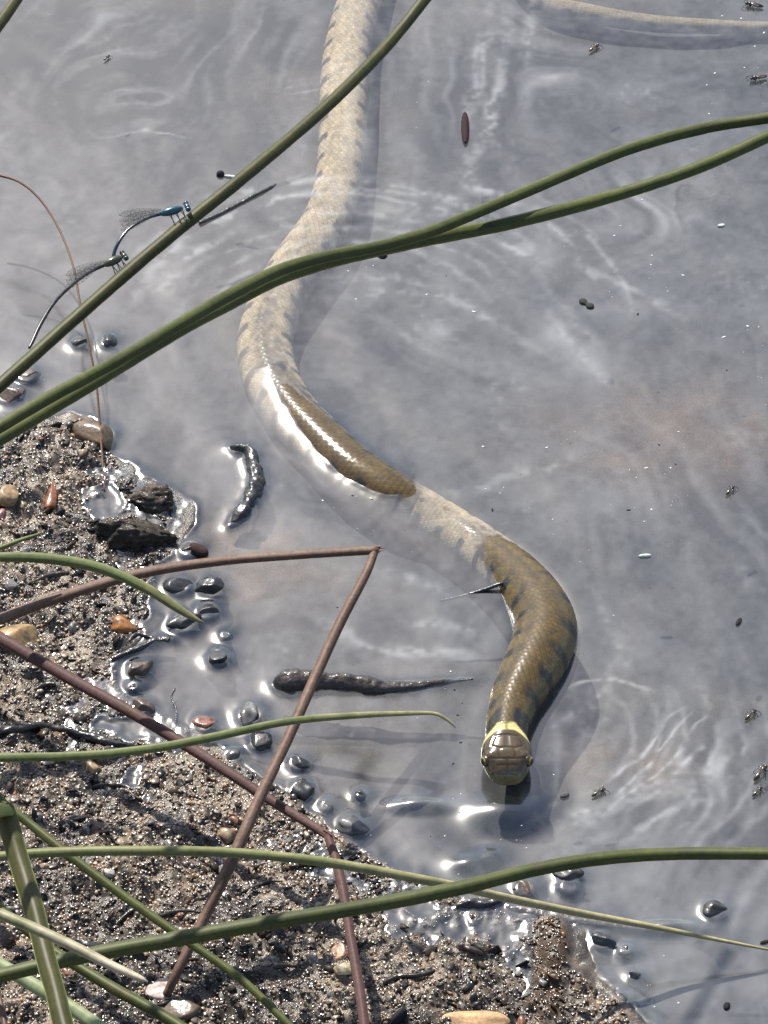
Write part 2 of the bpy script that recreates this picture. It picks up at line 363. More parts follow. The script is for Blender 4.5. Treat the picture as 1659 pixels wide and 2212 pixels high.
# head shields: grooves along plate seams on the crown (t, x in half widths)
tt = np.r_[np.zeros(nb) - 1, th][:, None] + 0 * phi[None]; xx = cx + 0 * tt
seams = [[(0.24, 0), (0.50, 0)], [(0.50, 0), (0.53, 0.30)], [(0.50, 0), (0.53, -0.30)], [(0.53, 0.30), (0.72, 0.36)], [(0.53, -0.30), (0.72, -0.36)], [(0.72, 0.36), (0.72, -0.36)],
         [(0.53, 0.30), (0.46, 0.62)], [(0.53, -0.30), (0.46, -0.62)], [(0.46, 0.62), (0.26, 0.50)], [(0.46, -0.62), (0.26, -0.50)], [(0.24, 0), (0.26, 0.50)], [(0.24, 0), (0.26, -0.50)],
         [(0.72, 0), (0.93, 0)], [(0.82, -0.5), (0.82, 0.5)], [(0.72, 0.36), (0.70, 0.75)], [(0.72, -0.36), (0.70, -0.75)], [(0.93, -0.6), (0.93, 0.6)]]
gr = np.full(tt.shape, 9.0)
for a, b in seams:
    dd, _ = segdist(tt * 2.2, xx, np.array([[a[0] * 2.2, a[1]], [b[0] * 2.2, b[1]]])); gr = np.minimum(gr, dd)
top = (sy > 0.45)
groove = np.where(top & (body_w < .5), smooth(0.07, 0.0, gr), 0)
# brow ridge over the eyes and the mouth line
brow = np.exp(-((tt - 0.66) / 0.09) ** 2 - ((np.abs(xx) - 0.72) / 0.16) ** 2) * (sy > 0.2) * (body_w < .5)
mouth = smooth(0.10, 0.0, np.abs(sy + 0.30 - 0.2 * np.clip(0.5 - tt, 0, 1))) * (tt > 0.32) * (body_w < .5)
lab = np.abs(((tt * 15) % 1) - 0.5) * 2; labbar = smooth(0.80, 0.97, lab) * (tt > 0.3) * (np.abs(sy + 0.02) < 0.30) * (body_w < .5)
h = h_sc * body_w + (1 - body_w) * (-groove * 0.00028 + brow * 0.0007 - mouth * 0.00045 - labbar * 0.00012)
nl = np.linalg.norm(N, axis=2, keepdims=True); V = V + N / nl * h[..., None]
# colours
lat = np.degrees(np.arctan2(np.abs(sy) * np.sign(sy), np.abs(cx)))          # -90 belly .. 90 back
olive = np.array([0.120, 0.076, 0.015]); brown = np.array([0.050, 0.028, 0.008]); flank = np.array([0.20, 0.138, 0.038]); belly = np.array([0.30, 0.27, 0.18])
f1 = smooth(50, 15, lat)[..., None]; f2 = smooth(-15, -45, lat)[..., None]
big = fbm(Sx * 1.0, u * 0.002, 0.010, 101, 3)
colr = olive * (1 - f1) + flank * f1; colr = colr * (1 - f2) + belly * f2
colr = colr * (0.72 + 0.6 * rnd + 0.5 * big)[..., None]
patch = smooth(0.02, 0.18, big + (rnd - 0.5) * 0.35)[..., None]; colr = colr * (1 - 0.55 * patch) + brown * 0.55 * patch
seamd = smooth(0.34, 0.5, d_)[..., None]; colr = colr * (1 - 0.55 * seamd)
bar_ph = Sx / 0.0125 + np.where(cx > 0, 0.35, 0.0)
bar = smooth(0.20, 0.11, np.abs((bar_ph % 1) - 0.5) + 0.10 * fbm(Sx, u * .003, .004, 99, 2)) * smooth(-28, -16, lat) * smooth(60, 44, lat + 10 * (rnd - .5))
spot = smooth(0.22, 0.12, np.abs(((Sx / 0.0125 + 0.5 * (cx > 0)) % 1) - 0.5) + (rnd - .5) * 0.1) * smooth(50, 58, lat) * smooth(76, 66, lat)
blk = np.array([0.010, 0.009, 0.008])
colr = colr * (1 - 0.97 * bar[..., None]) + blk * 0.97 * bar[..., None]
colr = colr * (1 - 0.3 * spot[..., None]) + blk * 0.3 * spot[..., None]
# paler underwater look for the skin below the water line
wl = V[..., 2] + (fbm(V[..., 0], V[..., 1], 0.005, 111, 4, .7)) * 0.004 + (rnd - .5) * 0.0022
sm_ = (smooth(0.0003, -0.0038, wl) * body_w)[..., None]
grn = fbm(V[..., 0], V[..., 1], 0.0022, 115, 3)
sunkc = np.array([0.68, 0.545, 0.355]) * (0.74 + 0.42 * rnd + 0.2 * big + 0.55 * grn)[..., None].clip(.3, 1.6) * (1 - 0.5 * seamd)
edge = (smooth(26, -18, lat + 40 * grn + 14 * big) * .75)[..., None]; sunkc = sunkc * (1 - edge) + np.array([0.13, 0.125, 0.12]) * edge  # flanks blended into bed grey so the sunken edges seem to dissolve in murk
barS = (0.85 * bar * smooth(0.1, 0.4, rnd + bar - 0.5))[..., None]
sunkc = sunkc * (1 - barS) + np.array([0.06, 0.06, 0.065]) * barS
tailf = smooth(.10, .42, Sx)[..., None]; sunkc = sunkc * (.55 + .45 * tailf)
colr = colr * (1 - sm_ * 0.95) + sunkc * sm_ * 0.95
# head: bronze crown, pale lips with dark seams, yellow collar and black nape marks
crown = np.array([0.085, 0.056, 0.019]); lip = np.array([0.30, 0.25, 0.09]); hnoise = fbm(tt * 0.03, xx * 0.01 + 0.5, 0.004, 121, 3)
fl = smooth(34, 12, lat)[..., None]
hc = crown * (1 - fl) + lip * fl; hc = hc * (0.95 + 0.9 * hnoise)[..., None]; hc = hc * (1 - 0.5 * groove[..., None]) * (1 - 0.92 * labbar[..., None]) * (1 - 0.9 * mouth[..., None])
snout = smooth(0.90, 0.96, tt)[..., None]; hc = hc * (1 - 0.6 * snout) + np.array([0.34, 0.25, 0.10]) * 0.6 * snout
stripe = (smooth(0.05, 0.02, np.abs(tt - 0.52 + 0.25 * (lat - 20) / 90)) * smooth(40, 25, lat))[..., None]; hc = hc * (1 - 0.85 * stripe)
colr = colr * body_w[..., None] + hc * (1 - body_w[..., None])
sr = Sx - S[-1] - .0050 * smooth(75, 5, lat)
yel = smooth(-0.0006, 0.0002, sr - 0.0003 * np.sin(lat / 6)) * smooth(0.0032, 0.0024, sr) * smooth(-25, -5, lat) * (1 - 0.65 * smooth(82, 90, lat))
colr = colr * (1 - yel[..., None]) + np.array([0.82, 0.70, 0.28]) * yel[..., None]
nape = smooth(-0.0085, -0.0068, sr) * smooth(-0.0006, -0.0016, sr) * smooth(8, 22, lat) * smooth(80, 68, lat)
colr = colr * (1 - 0.92 * nape[..., None]) + blk * 0.92 * nape[..., None]
nr = len(Cc)
Vf = np.vstack([V.reshape(-1, 3), Cc[0] - T[0] * 0.001, Cc[-1] + hdir * 0.0002])
F = ring_faces(nr, ns)
j = np.arange(ns); j2 = (j + 1) % ns
cap = np.vstack([np.stack([np.full(ns, nr * ns), j2, j, j], 1), np.stack([np.full(ns, nr * ns + 1), (nr - 1) * ns + j, (nr - 1) * ns + j2, (nr - 1) * ns + j2], 1)])
snake = empty('grass_snake', Cc[nb - 1] * [1, 1, 0], 'olive grass snake with yellow collar swimming with its head above the water', 'snake')
def capmesh(name, V, F4, F3, mat, parent, col, attrs=None):
    """quads plus triangle fans as one mesh"""
    me = bpy.data.meshes.new(name); V = np.asarray(V, np.float32)
    n4, n3 = len(F4), len(F3)
    me.vertices.add(len(V)); me.vertices.foreach_set('co', V.ravel())
    li = np.r_[np.asarray(F4).ravel(), np.asarray(F3).ravel()].astype(np.int32)
    me.loops.add(len(li)); me.loops.foreach_set('vertex_index', li)
    me.polygons.add(n4 + n3); me.polygons.foreach_set('loop_start', np.r_[np.arange(n4) * 4, n4 * 4 + np.arange(n3) * 3].astype(np.int32))
    me.polygons.foreach_set('use_smooth', np.ones(n4 + n3, bool)); me.update(calc_edges=True)
    a = me.attributes.new('Col', 'FLOAT_COLOR', 'POINT'); a.data.foreach_set('color', np.c_[np.asarray(col, np.float32), np.ones(len(V), np.float32)].ravel())
    for kx, v in (attrs or {}).items():
        a = me.attributes.new(kx, 'FLOAT', 'POINT'); a.data.foreach_set('value', np.asarray(v, np.float32))
    me.materials.append(mat); o = bpy.data.objects.new(name, me); COL.objects.link(o)
    if parent is not None: o.parent = parent
    return o
def local(V, parent): return np.asarray(V) - np.asarray(parent.location)
colf = np.vstack([colr.reshape(-1, 3), colr[0, 0], colr[-1, 0]])
capmesh('body', local(Vf, snake), F, cap[:, :3], M_snake, snake, colf, {'gloss': np.r_[(np.r_[np.full(nb, .85), np.linspace(.85, 1, 10), np.ones(nh - 10)][:, None] * (1 - sm_[..., 0])).ravel(), 0, 1]})
for s_ in (1, -1):
    i = nb + int(np.argmin(np.abs(th - 0.665))); e0 = Cc[i] + side[i] * s_ * a_w[i] * 0.86 + upv[i] * a_u[i] * 0.42
    Ve, Fe = ICO[3]; axis_e = side[i] * s_ * 0.86 + upv[i] * 0.25 + hdir * 0.42; axis_e /= np.linalg.norm(axis_e)
    dt = Ve @ axis_e
    ce = np.where((dt > 0.80)[:, None], np.array([0.004, 0.004, 0.004]), np.where((dt > 0.70)[:, None], np.array([0.42, 0.30, 0.06]), np.array([0.05, 0.03, 0.012])))
    mesh_np('eye', local(e0 + Ve * 0.0023, snake), Fe, M_insect, snake, col=ce)

# ------------------------------------------------------------------ tube things: rushes, twigs
def tube(pts, rad, nseg, step, colfn, rough=0.0, seed=0, flat=1.0, ridge=0.06):
    """tapered tube through pts (n,3) with radii; colfn(t 0..1, ang, s) -> rgb; returns V, F4, F3, col"""
    r_ = np.random.default_rng(seed); P = catmull(np.c_[pts, rad], 16); P, s = resample(P, step); n = len(P)
    T = np.gradient(P[:, :3], axis=0); T /= np.linalg.norm(T, axis=1)[:, None]
    ref = np.array([0.0, 0.0, 1.0]); sd = np.cross(T, ref); nn = np.linalg.norm(sd, axis=1)[:, None]; sd = np.where(nn < 1e-3, [1, 0, 0], sd / np.maximum(nn, 1e-6)); up = np.cross(sd, T)
    ang = np.arange(nseg) / nseg * 2 * PI
    prof = 1 + ridge * r_.uniform(-1, 1, nseg)
    rr = P[:, 3:4] * prof[None]
    if rough:
        rr = rr * (1 + rough * 2.6 * fbm(s[:, None] + 0 * ang[None], np.abs(ang[None] - PI) * 0.004 + 0 * s[:, None] + seed, 0.0065, 200 + seed, 4, .7))
    V = P[:, None, :3] + sd[:, None] * (rr * np.cos(ang))[..., None] + up[:, None] * (rr * np.sin(ang) * flat)[..., None]
    c = colfn((s / s[-1])[:, None] + 0 * ang[None], ang[None] + 0 * s[:, None], s[:, None] + 0 * ang[None], r_)
    V = np.vstack([V.reshape(-1, 3), P[0, :3], P[-1, :3]]); c = np.vstack([c.reshape(-1, 3), c[0, 0], c[-1, 0]])
    j = np.arange(nseg); j2 = (j + 1) % nseg
    F3 = np.vstack([np.stack([np.full(nseg, n * nseg), j2, j], 1), np.stack([np.full(nseg, n * nseg + 1), (n - 1) * nseg + j, (n - 1) * nseg + j2], 1)])
    return V, ring_faces(n, nseg), F3, c
def rushcol(base, base2, tip=None, tip_t=0.8, root=None):
    base = np.array(base); base2 = np.array(base2)
    def f(t, ang, s, r_):
        nseg = t.shape[1]; st = r_.random(nseg)[None] * 0.5 + 0.35 * vnoise(s, ang * 0.002, 0.012, 300) + 0.25 * vnoise(s, ang * 0.004, 0.0025, 301)
        k = np.clip(st, 0, 1)[..., None]; c = base * (1 - k) + base2 * k
        bl_ = (smooth(.70, .86, vnoise(s, ang * .004, .010, 305) * .6 + vnoise(s, ang * .004, .0022, 306) * .4) * .7)[..., None]; c = c * (1 - bl_) + np.array([.10, .065, .03]) * bl_
        if tip is not None:
            m = smooth(tip_t - 0.12, tip_t + 0.08, t + 0.1 * (vnoise(s, ang * 0.003, 0.004, 302) - .5))[..., None]; c = c * (1 - m) + np.array(tip) * (0.8 + 0.4 * k) * m
        if root is not None:
            m = smooth(0.2, 0.02, t)[..., None]; c = c * (1 - m) + np.array(root) * m
        return c
    return f
G1 = ((0.026, 0.034, 0.006), (0.100, 0.112, 0.026)); G2 = ((0.075, 0.100, 0.026), (0.200, 0.225, 0.085)); OL = ((0.022, 0.022, 0.005), (0.080, 0.076, 0.018))
BR = ((0.085, 0.045, 0.034), (0.215, 0.140, 0.100)); RD = ((0.060, 0.024, 0.024), (0.130, 0.070, 0.058)); STR = (0.42, 0.36, 0.19)
def ppath(pts):
    """(px, py, height, width px) -> points and radii"""
    a = np.array(pts, float); return at(a[:, 0], a[:, 1], a[:, 2]), 0.5 * a[:, 3] * pxm(a[:, 0], a[:, 1], a[:, 2])
def rooted(P, R, end, dx, dy, z):
    """carry a stem on past the picture's edge to where it grows from the bank"""
    e = P[0] if end == 0 else P[-1]
    q = np.array([e[0] + dx, e[1] + dy, 0.0]); q[2] = float(ground_h(q[0], q[1], False)) - 0.01 if z is None else z
    f = (P[0] - P[1]) if end == 0 else (P[-1] - P[-2]); f = f / np.linalg.norm(f)
    m = e + f * 0.07; m2 = 0.45 * m + 0.55 * (q + [0, 0, 0.25 * (e[2] - q[2])]) + f * 0.02
    r = (R[0] if end == 0 else R[-1])
    if end == 0: return np.vstack([q, m2, m, P]), np.r_[r * 1.1, r * 1.05, r, R]
    return np.vstack([P, m, m2, q]), np.r_[R, r, r * 1.05, r * 1.1]
def stem(name, pts, cols, label, cat='rush', root0=None, root1=None, mat=None, seed=0, nseg=16, group=None, tip=None, tip_t=0.8, flat=1.0, step=0.002, ridge=0.06):
    P, R = ppath(pts)
    if root0: P, R = rooted(P, R, 0, *root0)
    if root1: P, R = rooted(P, R, 1, *root1)
    V, F4, F3, c = tube(P, R, nseg, step, rushcol(*cols, tip=tip, tip_t=tip_t), seed=seed, flat=flat, ridge=ridge, rough=.05)
    o = capmesh(name, V, F4, F3, mat or M_rush, None, c); recentre(o, P[0] if P[0][2] < P[-1][2] else P[-1]); tag(o, label, cat, group)
    return o
L0 = (-0.22, -0.10, None)
GR = 'green rush stems leaning over the water'
stem('rush', [(-60, 882, .29, 29), (0, 833, .29, 29), (160, 690, .29, 29), (350, 525, .29, 29), (520, 388, .29, 28), (700, 235, .285, 27), (830, 105, .28, 26), (920, -5, .28, 26), (1000, -110, .28, 25)], OL,
     'thick dark olive rush stem with a damselfly pair perched on it', root0=L0, seed=1)
stem('rush', [(-90, 170, .30, 26), (0, 50, .30, 26), (42, -12, .30, 25), (120, -130, .30, 24)], OL, 'short end of dark rush stem cutting off a corner beyond the damselfly stem', root0=(-0.2, -0.15, None), seed=2)
stem('rush', [(-70, 963, .315, 28), (0, 921, .315, 28), (100, 862, .313, 28), (200, 808, .31, 27), (300, 752, .305, 27), (400, 692, .30, 27), (500, 635, .293, 27), (600, 585, .285, 27), (700, 555, .278, 26), (800, 536, .27, 25), (870, 518, .266, 25), (950, 492, .26, 25), (1150, 408, .25, 25), (1350, 325, .245, 25), (1520, 277, .24, 25), (1659, 255, .24, 24), (1760, 243, .24, 24)], G1,
     'long green rush that parts upward from its twin over the water', root0=L0, seed=3)
stem('rush', [(-70, 990, .30, 29), (0, 948, .30, 29), (100, 888, .298, 29), (200, 828, .296, 29), (300, 766, .293, 29), (400, 706, .29, 29), (500, 653, .282, 29), (600, 602, .275, 29), (700, 568, .267, 29), (800, 543, .26, 29), (950, 511, .252, 29), (1100, 482, .246, 28), (1300, 430, .24, 27), (1500, 365, .24, 26), (1659, 295, .24, 25), (1760, 250, .24, 25)], G1,
     'long green rush with its twin resting against it, lower of two', root0=L0, seed=4)
# broken dry stems: two lengths joined at a sharp fold
def folded(label, seg_a, seg_b, cols, seed, root0=None, root1=None):
    Pa, Ra = ppath(seg_a); Pb, Rb = ppath(seg_b)
    if root0: Pa, Ra = rooted(Pa, Ra, 0, *root0)
    if root1: Pb, Rb = rooted(Pb, Rb, 1, *root1)
    e = empty('dry_rush', Pb[-1], label, 'dry stem')
    for k, (P, R) in enumerate(((Pa, Ra), (Pb, Rb))):
        V, F4, F3, c = tube(P, R, 14, 0.002, rushcol(*cols), seed=seed + k, ridge=0.10)
        capmesh('culm', local(V, e), F4, F3, M_straw, e, c)
    kp = Pa[-1]; dv = Pa[-1] - Pa[-2]; dv = dv / np.linalg.norm(dv); rr_ = np.random.default_rng(seed)
    for k in range(4):
        q = kp + rr_.normal(size=3) * .0007; tip_ = q + dv * rr_.uniform(.002, .005) + rr_.normal(size=3) * .0012
        V, F4, F3, c = tube(np.array([q - dv * .004, q, tip_]), np.array([.0005, .00042, .00008]), 6, .0006, rushcol(np.array(cols[0]) * 1.3, np.array(cols[1]) * 1.4), seed=k)
        capmesh('splinter', local(V, e), F4, F3, M_straw, e, c)
    return e
folded('pinkish brown dead rush stem folded sharply over the open water', [(-50, 1360, .050, 24), (0, 1338, .050, 24), (130, 1290, .050, 23), (300, 1240, .052, 22), (470, 1213, .054, 20), (640, 1199, .056, 19), (815, 1188, .058, 19)],
       [(812, 1184, .058, 16), (790, 1240, .056, 19), (735, 1345, .052, 21), (680, 1465, .048, 22), (620, 1600, .046, 22), (560, 1725, .045, 24), (505, 1850, .04, 25), (440, 1985, .028, 22), (385, 2095, .020, 20), (360, 2150, .012, 18)], BR, 11, root0=(-.12, -.05, None))
folded('dark reddish brown dead rush stem folded over the mud edge', [(-50, 1345, .034, 25), (0, 1378, .034, 25), (150, 1465, .034, 25), (300, 1548, .035, 24), (450, 1640, .035, 23), (580, 1725, .035, 21), (714, 1808, .036, 18)],
       [(708, 1806, .036, 18), (725, 1858, .036, 20), (742, 1930, .037, 21), (758, 2030, .039, 21), (775, 2130, .040, 22), (788, 2225, .042, 22), (800, 2330, .044, 22)], RD, 15, root0=(-.12, 0.05, None), root1=(0.01, -0.12, None))
stem('rush_tip', [(-50, 1203, .085, 20), (0, 1203, .085, 21), (110, 1207, .084, 23), (220, 1228, .082, 23), (320, 1273, .078, 22), (390, 1318, .074, 18), (425, 1338, .072, 9), (442, 1346, .071, 2)], G2, 'green rush tip arching down over the dark wet stones', root0=L0, seed=21, tip=(.30, .24, .13), tip_t=1.0)
stem('rush_tip', [(-40, 1200, .07, 12), (0, 1184, .07, 11), (50, 1165, .07, 9), (95, 1150, .07, 3)], G2, 'short thin rush tip above the arching green one', root0=L0, seed=22)
stem('rush_tip', [(-50, 1634, .075, 21), (0, 1636, .075, 21), (180, 1632, .075, 20), (340, 1615, .075, 20), (480, 1588, .075, 19), (620, 1559, .074, 17), (760, 1546, .073, 15), (880, 1541, .072, 11), (935, 1541, .071, 8), (955, 1548, .070, 8), (975, 1562, .068, 6), (984, 1573, .067, 1.5)], G2,
     'slender green rush with a bent straw tip pointing at the snake neck', root0=L0, seed=23, tip=STR, tip_t=0.945)
stem('rush', [(-50, 1858, .10, 21), (0, 1850, .10, 21), (150, 1840, .10, 21), (320, 1838, .10, 21), (500, 1842, .095, 21), (700, 1862, .09, 21), (900, 1898, .08, 20), (1000, 1918, .068, 19), (1100, 1941, .052, 18), (1250, 1972, .032, 16), (1400, 2000, .020, 13), (1540, 2028, .012, 9), (1659, 2051, .006, 5), (1720, 2062, .002, 2)], ((0.10, 0.12, 0.035), (0.26, 0.26, 0.11)),
     'slender green rush fading to straw where it dips to the water', root0=L0, seed=24, tip=STR, tip_t=0.72)
stem('rush', [(-60, 2125, .17, 32), (0, 2108, .17, 32), (200, 2062, .17, 33), (420, 2022, .17, 34), (600, 1990, .17, 33), (800, 1957, .168, 32), (1000, 1917, .166, 32), (1150, 1880, .164, 30), (1300, 1855, .162, 29), (1450, 1845, .16, 28), (1659, 1845, .16, 26), (1760, 1850, .16, 24)], G1,
     'thick bright green rush crossing above the muddy shallows', root0=L0, seed=25)
stem('rush', [(20, 1745, .062, 20), (60, 1776, .061, 20), (150, 1848, .060, 21), (280, 1945, .058, 21), (400, 2030, .056, 20), (520, 2115, .054, 19), (610, 2200, .052, 17), (680, 2270, .05, 16)], G1, 'greenish grey rush slanting under the two crossing green rushes', seed=26, root0=(-.16, .02, None))
stem('rush', [(8, 1740, .225, 44), (22, 1790, .222, 46), (45, 1870, .22, 46), (75, 1970, .22, 46), (100, 2070, .22, 45), (122, 2150, .22, 45), (140, 2225, .22, 46), (165, 2330, .22, 46)], OL, 'stout shaded olive rush stem bent over at its top', seed=27, root1=(0.01, -.15, None))
stem('rush', [(30, 1757, .226, 10), (14, 1750, .227, 30), (-10, 1752, .228, 34), (-60, 1765, .228, 34)], ((0.26, 0.25, 0.06), (0.42, 0.40, 0.13)), 'bright yellowish stub folded off the stout olive rush', seed=28, flat=0.6, root1=(-.2, -.15, None))
stem('rush_tip', [(-50, 1950, .25, 24), (0, 1974, .25, 25), (80, 2008, .25, 25), (160, 2045, .25, 24), (230, 2080, .25, 21), (290, 2107, .25, 16), (312, 2117, .25, 9), (320, 2121, .25, 2)], G2, 'broken rush with a bleached pale tip lying over the stout stem', root0=L0, seed=29, tip=(.55, .46, .34), tip_t=0.95)
stem('rush', [(-40, 2060, .09, 30), (20, 2095, .09, 31), (90, 2138, .09, 31), (160, 2180, .09, 31), (230, 2230, .09, 31), (320, 2300, .09, 31)], ((0.16, 0.20, 0.09), (0.34, 0.38, 0.20)), 'pale green rush passing beneath the stout olive stem', root0=L0, seed=30)
stem('rush', [(110, 2050, .085, 22), (160, 2083, .085, 24), (250, 2138, .085, 27), (330, 2182, .085, 27), (400, 2225, .085, 27), (500, 2300, .085, 27)], G1, 'dark green rush emerging from under the thick bright one', seed=31, root0=(-.15, .04, None))
stem('rush', [(-8, 2130, .05, 12), (4, 2180, .05, 13), (12, 2230, .05, 13), (20, 2300, .05, 13)], RD, 'thin maroon stem rising beside the pale green rush', seed=32)
stem('grass', [(-40, 372, .030, 6), (0, 379, .030, 6), (45, 395, .030, 5), (90, 435, .028, 5), (130, 500, .026, 5), (158, 575, .024, 5), (172, 650, .022, 5), (190, 735, .018, 5), (208, 830, .012, 5), (216, 925, .006, 5), (222, 1000, .004, 4), (226, 1062, .002, 4)], ((0.09, 0.03, 0.025), (0.19, 0.09, 0.06)),
     'hair-thin dark red grass blade curving down to the mud point', 'grass', seed=33, nseg=8)

# ------------------------------------------------------------------ stones
EMERGE = []                                     # (x, y, radius) of what breaks the water, for the water's edge
def stone(name, px, py, wpx, hpx, colr, label, cat='stone', group=None, seed=0, sub=3, z=None, lump=0.22, zfac=0.8, mat=None, rot=None, flatten=0.0, sharp=1.0, grain=0.0, wet=False, yfac=None, facets=5, rough2=0.0):
    r_ = np.random.default_rng(1000 + seed); V, F = ICO[sub]; V = V.copy()
    V = V * (1 + lump * sph_noise(V, r_, 8, sharp))[:, None]
    for _ in range(facets):
        d = r_.normal(size=3); d /= np.linalg.norm(d); kk = r_.uniform(.45, .85); q = V @ d; V = V - np.outer(np.maximum(q - kk, 0) * .85, d)
    if flatten: V[:, 2] = np.where(V[:, 2] > flatten, flatten + (V[:, 2] - flatten) * 0.35, V[:, 2])
    if rough2: V = V * (1 + rough2 * (sph_noise(V, r_, 9, 3.5) * 1.6 + sph_noise(V, r_, 12, 8) * 1.3 + sph_noise(V, r_, 12, 16) * .8))[:, None]
    if grain: V = V * (1 + grain * r_.normal(size=len(V)))[:, None]
    base = on_ground(px, py) if z is None else at(px, py, z)
    k = pxm(px, py, base[2]); a = wpx * k; b = (hpx * k) / 0.80 if yfac is None else hpx * k * yfac
    th_ = r_.uniform(-.4, .4) if rot is None else rot
    S = V * [a, b, min(a, b) * zfac]; c, s = math.cos(th_), math.sin(th_)
    S = np.stack([S[:, 0] * c - S[:, 1] * s, S[:, 0] * s + S[:, 1] * c, S[:, 2]], 1)
    colr = np.array(colr); m = 0.75 + 0.9 * (sph_noise(V / np.linalg.norm(V, axis=1)[:, None], r_, 6, 3) + .25)[:, None]
    cc = colr * m * r_.uniform(0.85, 1.15)
    o = mesh_np(name, S, F, mat or M_stone, col=cc, smooth_=True); o.location = base
    tag(o, label, cat, group)
    if wet: EMERGE.append((base[0], base[1], 0.5 * (a + b) * 0.95))
    return o
BLK, DKB, GRY, AMB, RED, TAN = (.022, .021, .023), (.075, .048, .032), (.11, .105, .10), (.32, .13, .03), (.20, .075, .045), (.36, .26, .14)
WS_COL = [BLK, BLK, BLK, BLK, BLK, BLK, BLK, DKB, BLK, DKB, RED, GRY, BLK, BLK, BLK, BLK, BLK, GRY, DKB, BLK, BLK, BLK, BLK, BLK, BLK, BLK, BLK, BLK, DKB, DKB, GRY]
WS_LAB = {0: 'dark slab-like wet stone beside the fold-stem and the rough clod', 7: 'round brown wet pebble in shallow water below the amber stone', 10: 'reddish brown pebble at the waterline under the slender rush',
          11: 'grey pointed stone standing in water under the slender rush', 21: 'black shiny stone alone in open water beyond the straw rush', 18: 'dark brown round pebble under the thick bright rush', 17: 'grey rounded stone half sunk at the mud edge past the folded stem',
          30: 'grey dome-shaped pebble at the mud edge beside the folded brown stem'}
for ids, lab in (((26, 27), 'dark wet pebble in the water between the damselfly stem and the twin rushes'), ((28, 29), 'dark brown wet stone where the two thickest rushes close in'),
                 ((1, 2, 3, 4), 'shiny black stone in the cluster below the arching rush tip'), ((5, 6), 'black pebble standing alone between folded stem and arching rush tip'),
                 ((12, 13, 14, 15, 16), 'black pebble in the shallows beside the sharp fold of the dark stem'), ((19, 20), 'black pebble touching its neighbour under the thick bright rush'),
                 ((22, 23, 24, 25), 'little black pebble off the sandy tongue past the straw rush'), ((8, 9), 'small dark pebble at the waterline below the round brown pebble')):
    for i in ids: WS_LAB[i] = lab
for i, (px, py, a, b) in enumerate(WATER_STONES):
    kw = dict(label=WS_LAB[i], group='stones poking out of shallow water')
    stone('pebble', px, py, a, b * 0.85, WS_COL[i], seed=i, z=-0.0008 + 0.0022 * ((i * 7) % 5) / 4, zfac=0.75, wet=True, lump=0.4, sharp=1.9, facets=6, cat='pebble', **kw)
stone('mud_clod', 334, 1082, 68, 36, (.075, .058, .042), 'rough crusted dark clod jutting from the mud into the water', 'clod', seed=60, sub=4, lump=.25, zfac=1.0, grain=.015, sharp=1.6, wet=True, yfac=1.0, rough2=.16, mat=M_clod)
stone('mud_clod', 292, 1152, 92, 50, (.050, .038, .028), 'dark hollow-sided clod under the rough crusted one', 'clod', seed=61, sub=4, lump=.3, zfac=1.15, grain=.012, sharp=1.6, wet=True, yfac=0.9, rough2=.16, mat=M_clod)
stone('pointed_stone', 208, 940, 62, 26, (.105, .060, .028), 'brown wet stone with a pointed end at the grass blade', seed=62, lump=.22, zfac=.7, wet=True, rot=-.45)
stone('amber_pebble', 265, 1350, 41, 20, AMB, 'smooth amber pebble on the wet mud', 'pebble', seed=63, lump=.10, zfac=.8, rot=-.1)
stone('red_stone', 108, 1076, 17, 36, (.24, .075, .028), 'rust red upright sliver of stone in the mud', seed=64, lump=.2)
stone('tan_stone', 16, 1072, 30, 22, (.30, .20, .10), 'tan rounded stone at the bank near the rust red sliver', seed=65)
stone('pink_pebble', 4, 1112, 12, 16, (.30, .13, .12), 'pink pebble below the tan rounded stone', 'pebble', seed=66)
stone('ochre_stone', 36, 1386, 52, 34, (.42, .27, .12), 'ochre block of stone crossed by the dark folded stem', seed=67, lump=.25, sharp=1.5)
stone('white_stone', 366, 2138, 52, 24, (.62, .52, .46), 'pale pinkish white flat stone on the mud', seed=68, flatten=.35, lump=.25, mat=M_dry, rot=.15)
stone('brown_stone', 392, 2176, 44, 30, (.15, .105, .065), 'brown stone just below the pale pinkish one', seed=69, flatten=.4)
stone('orange_slab', 1000, 2212, 105, 30, (.52, .33, .18), 'broad orange tan slab of stone in the mud', seed=70, flatten=.25, lump=.22, mat=M_dry, rot=.1, zfac=.5, sub=4)
stone('orange_stone', 734, 2058, 20, 16, (.42, .24, .14), 'small orange stone beside the dark folded stem', seed=71, sharp=1.6)
stone('cream_stone', 742, 2092, 26, 14, (.48, .40, .24), 'small cream stone below the orange one', seed=72)
stone('tan_pebble', 490, 1802, 22, 20, (.28, .19, .11), 'tan pebble touching the pinkish folded stem', 'pebble', seed=73)
stone('ochre_stone', 200, 1660, 26, 18, (.34, .23, .12), 'ochre crumbly stone below the slender rush on the mud', seed=74)
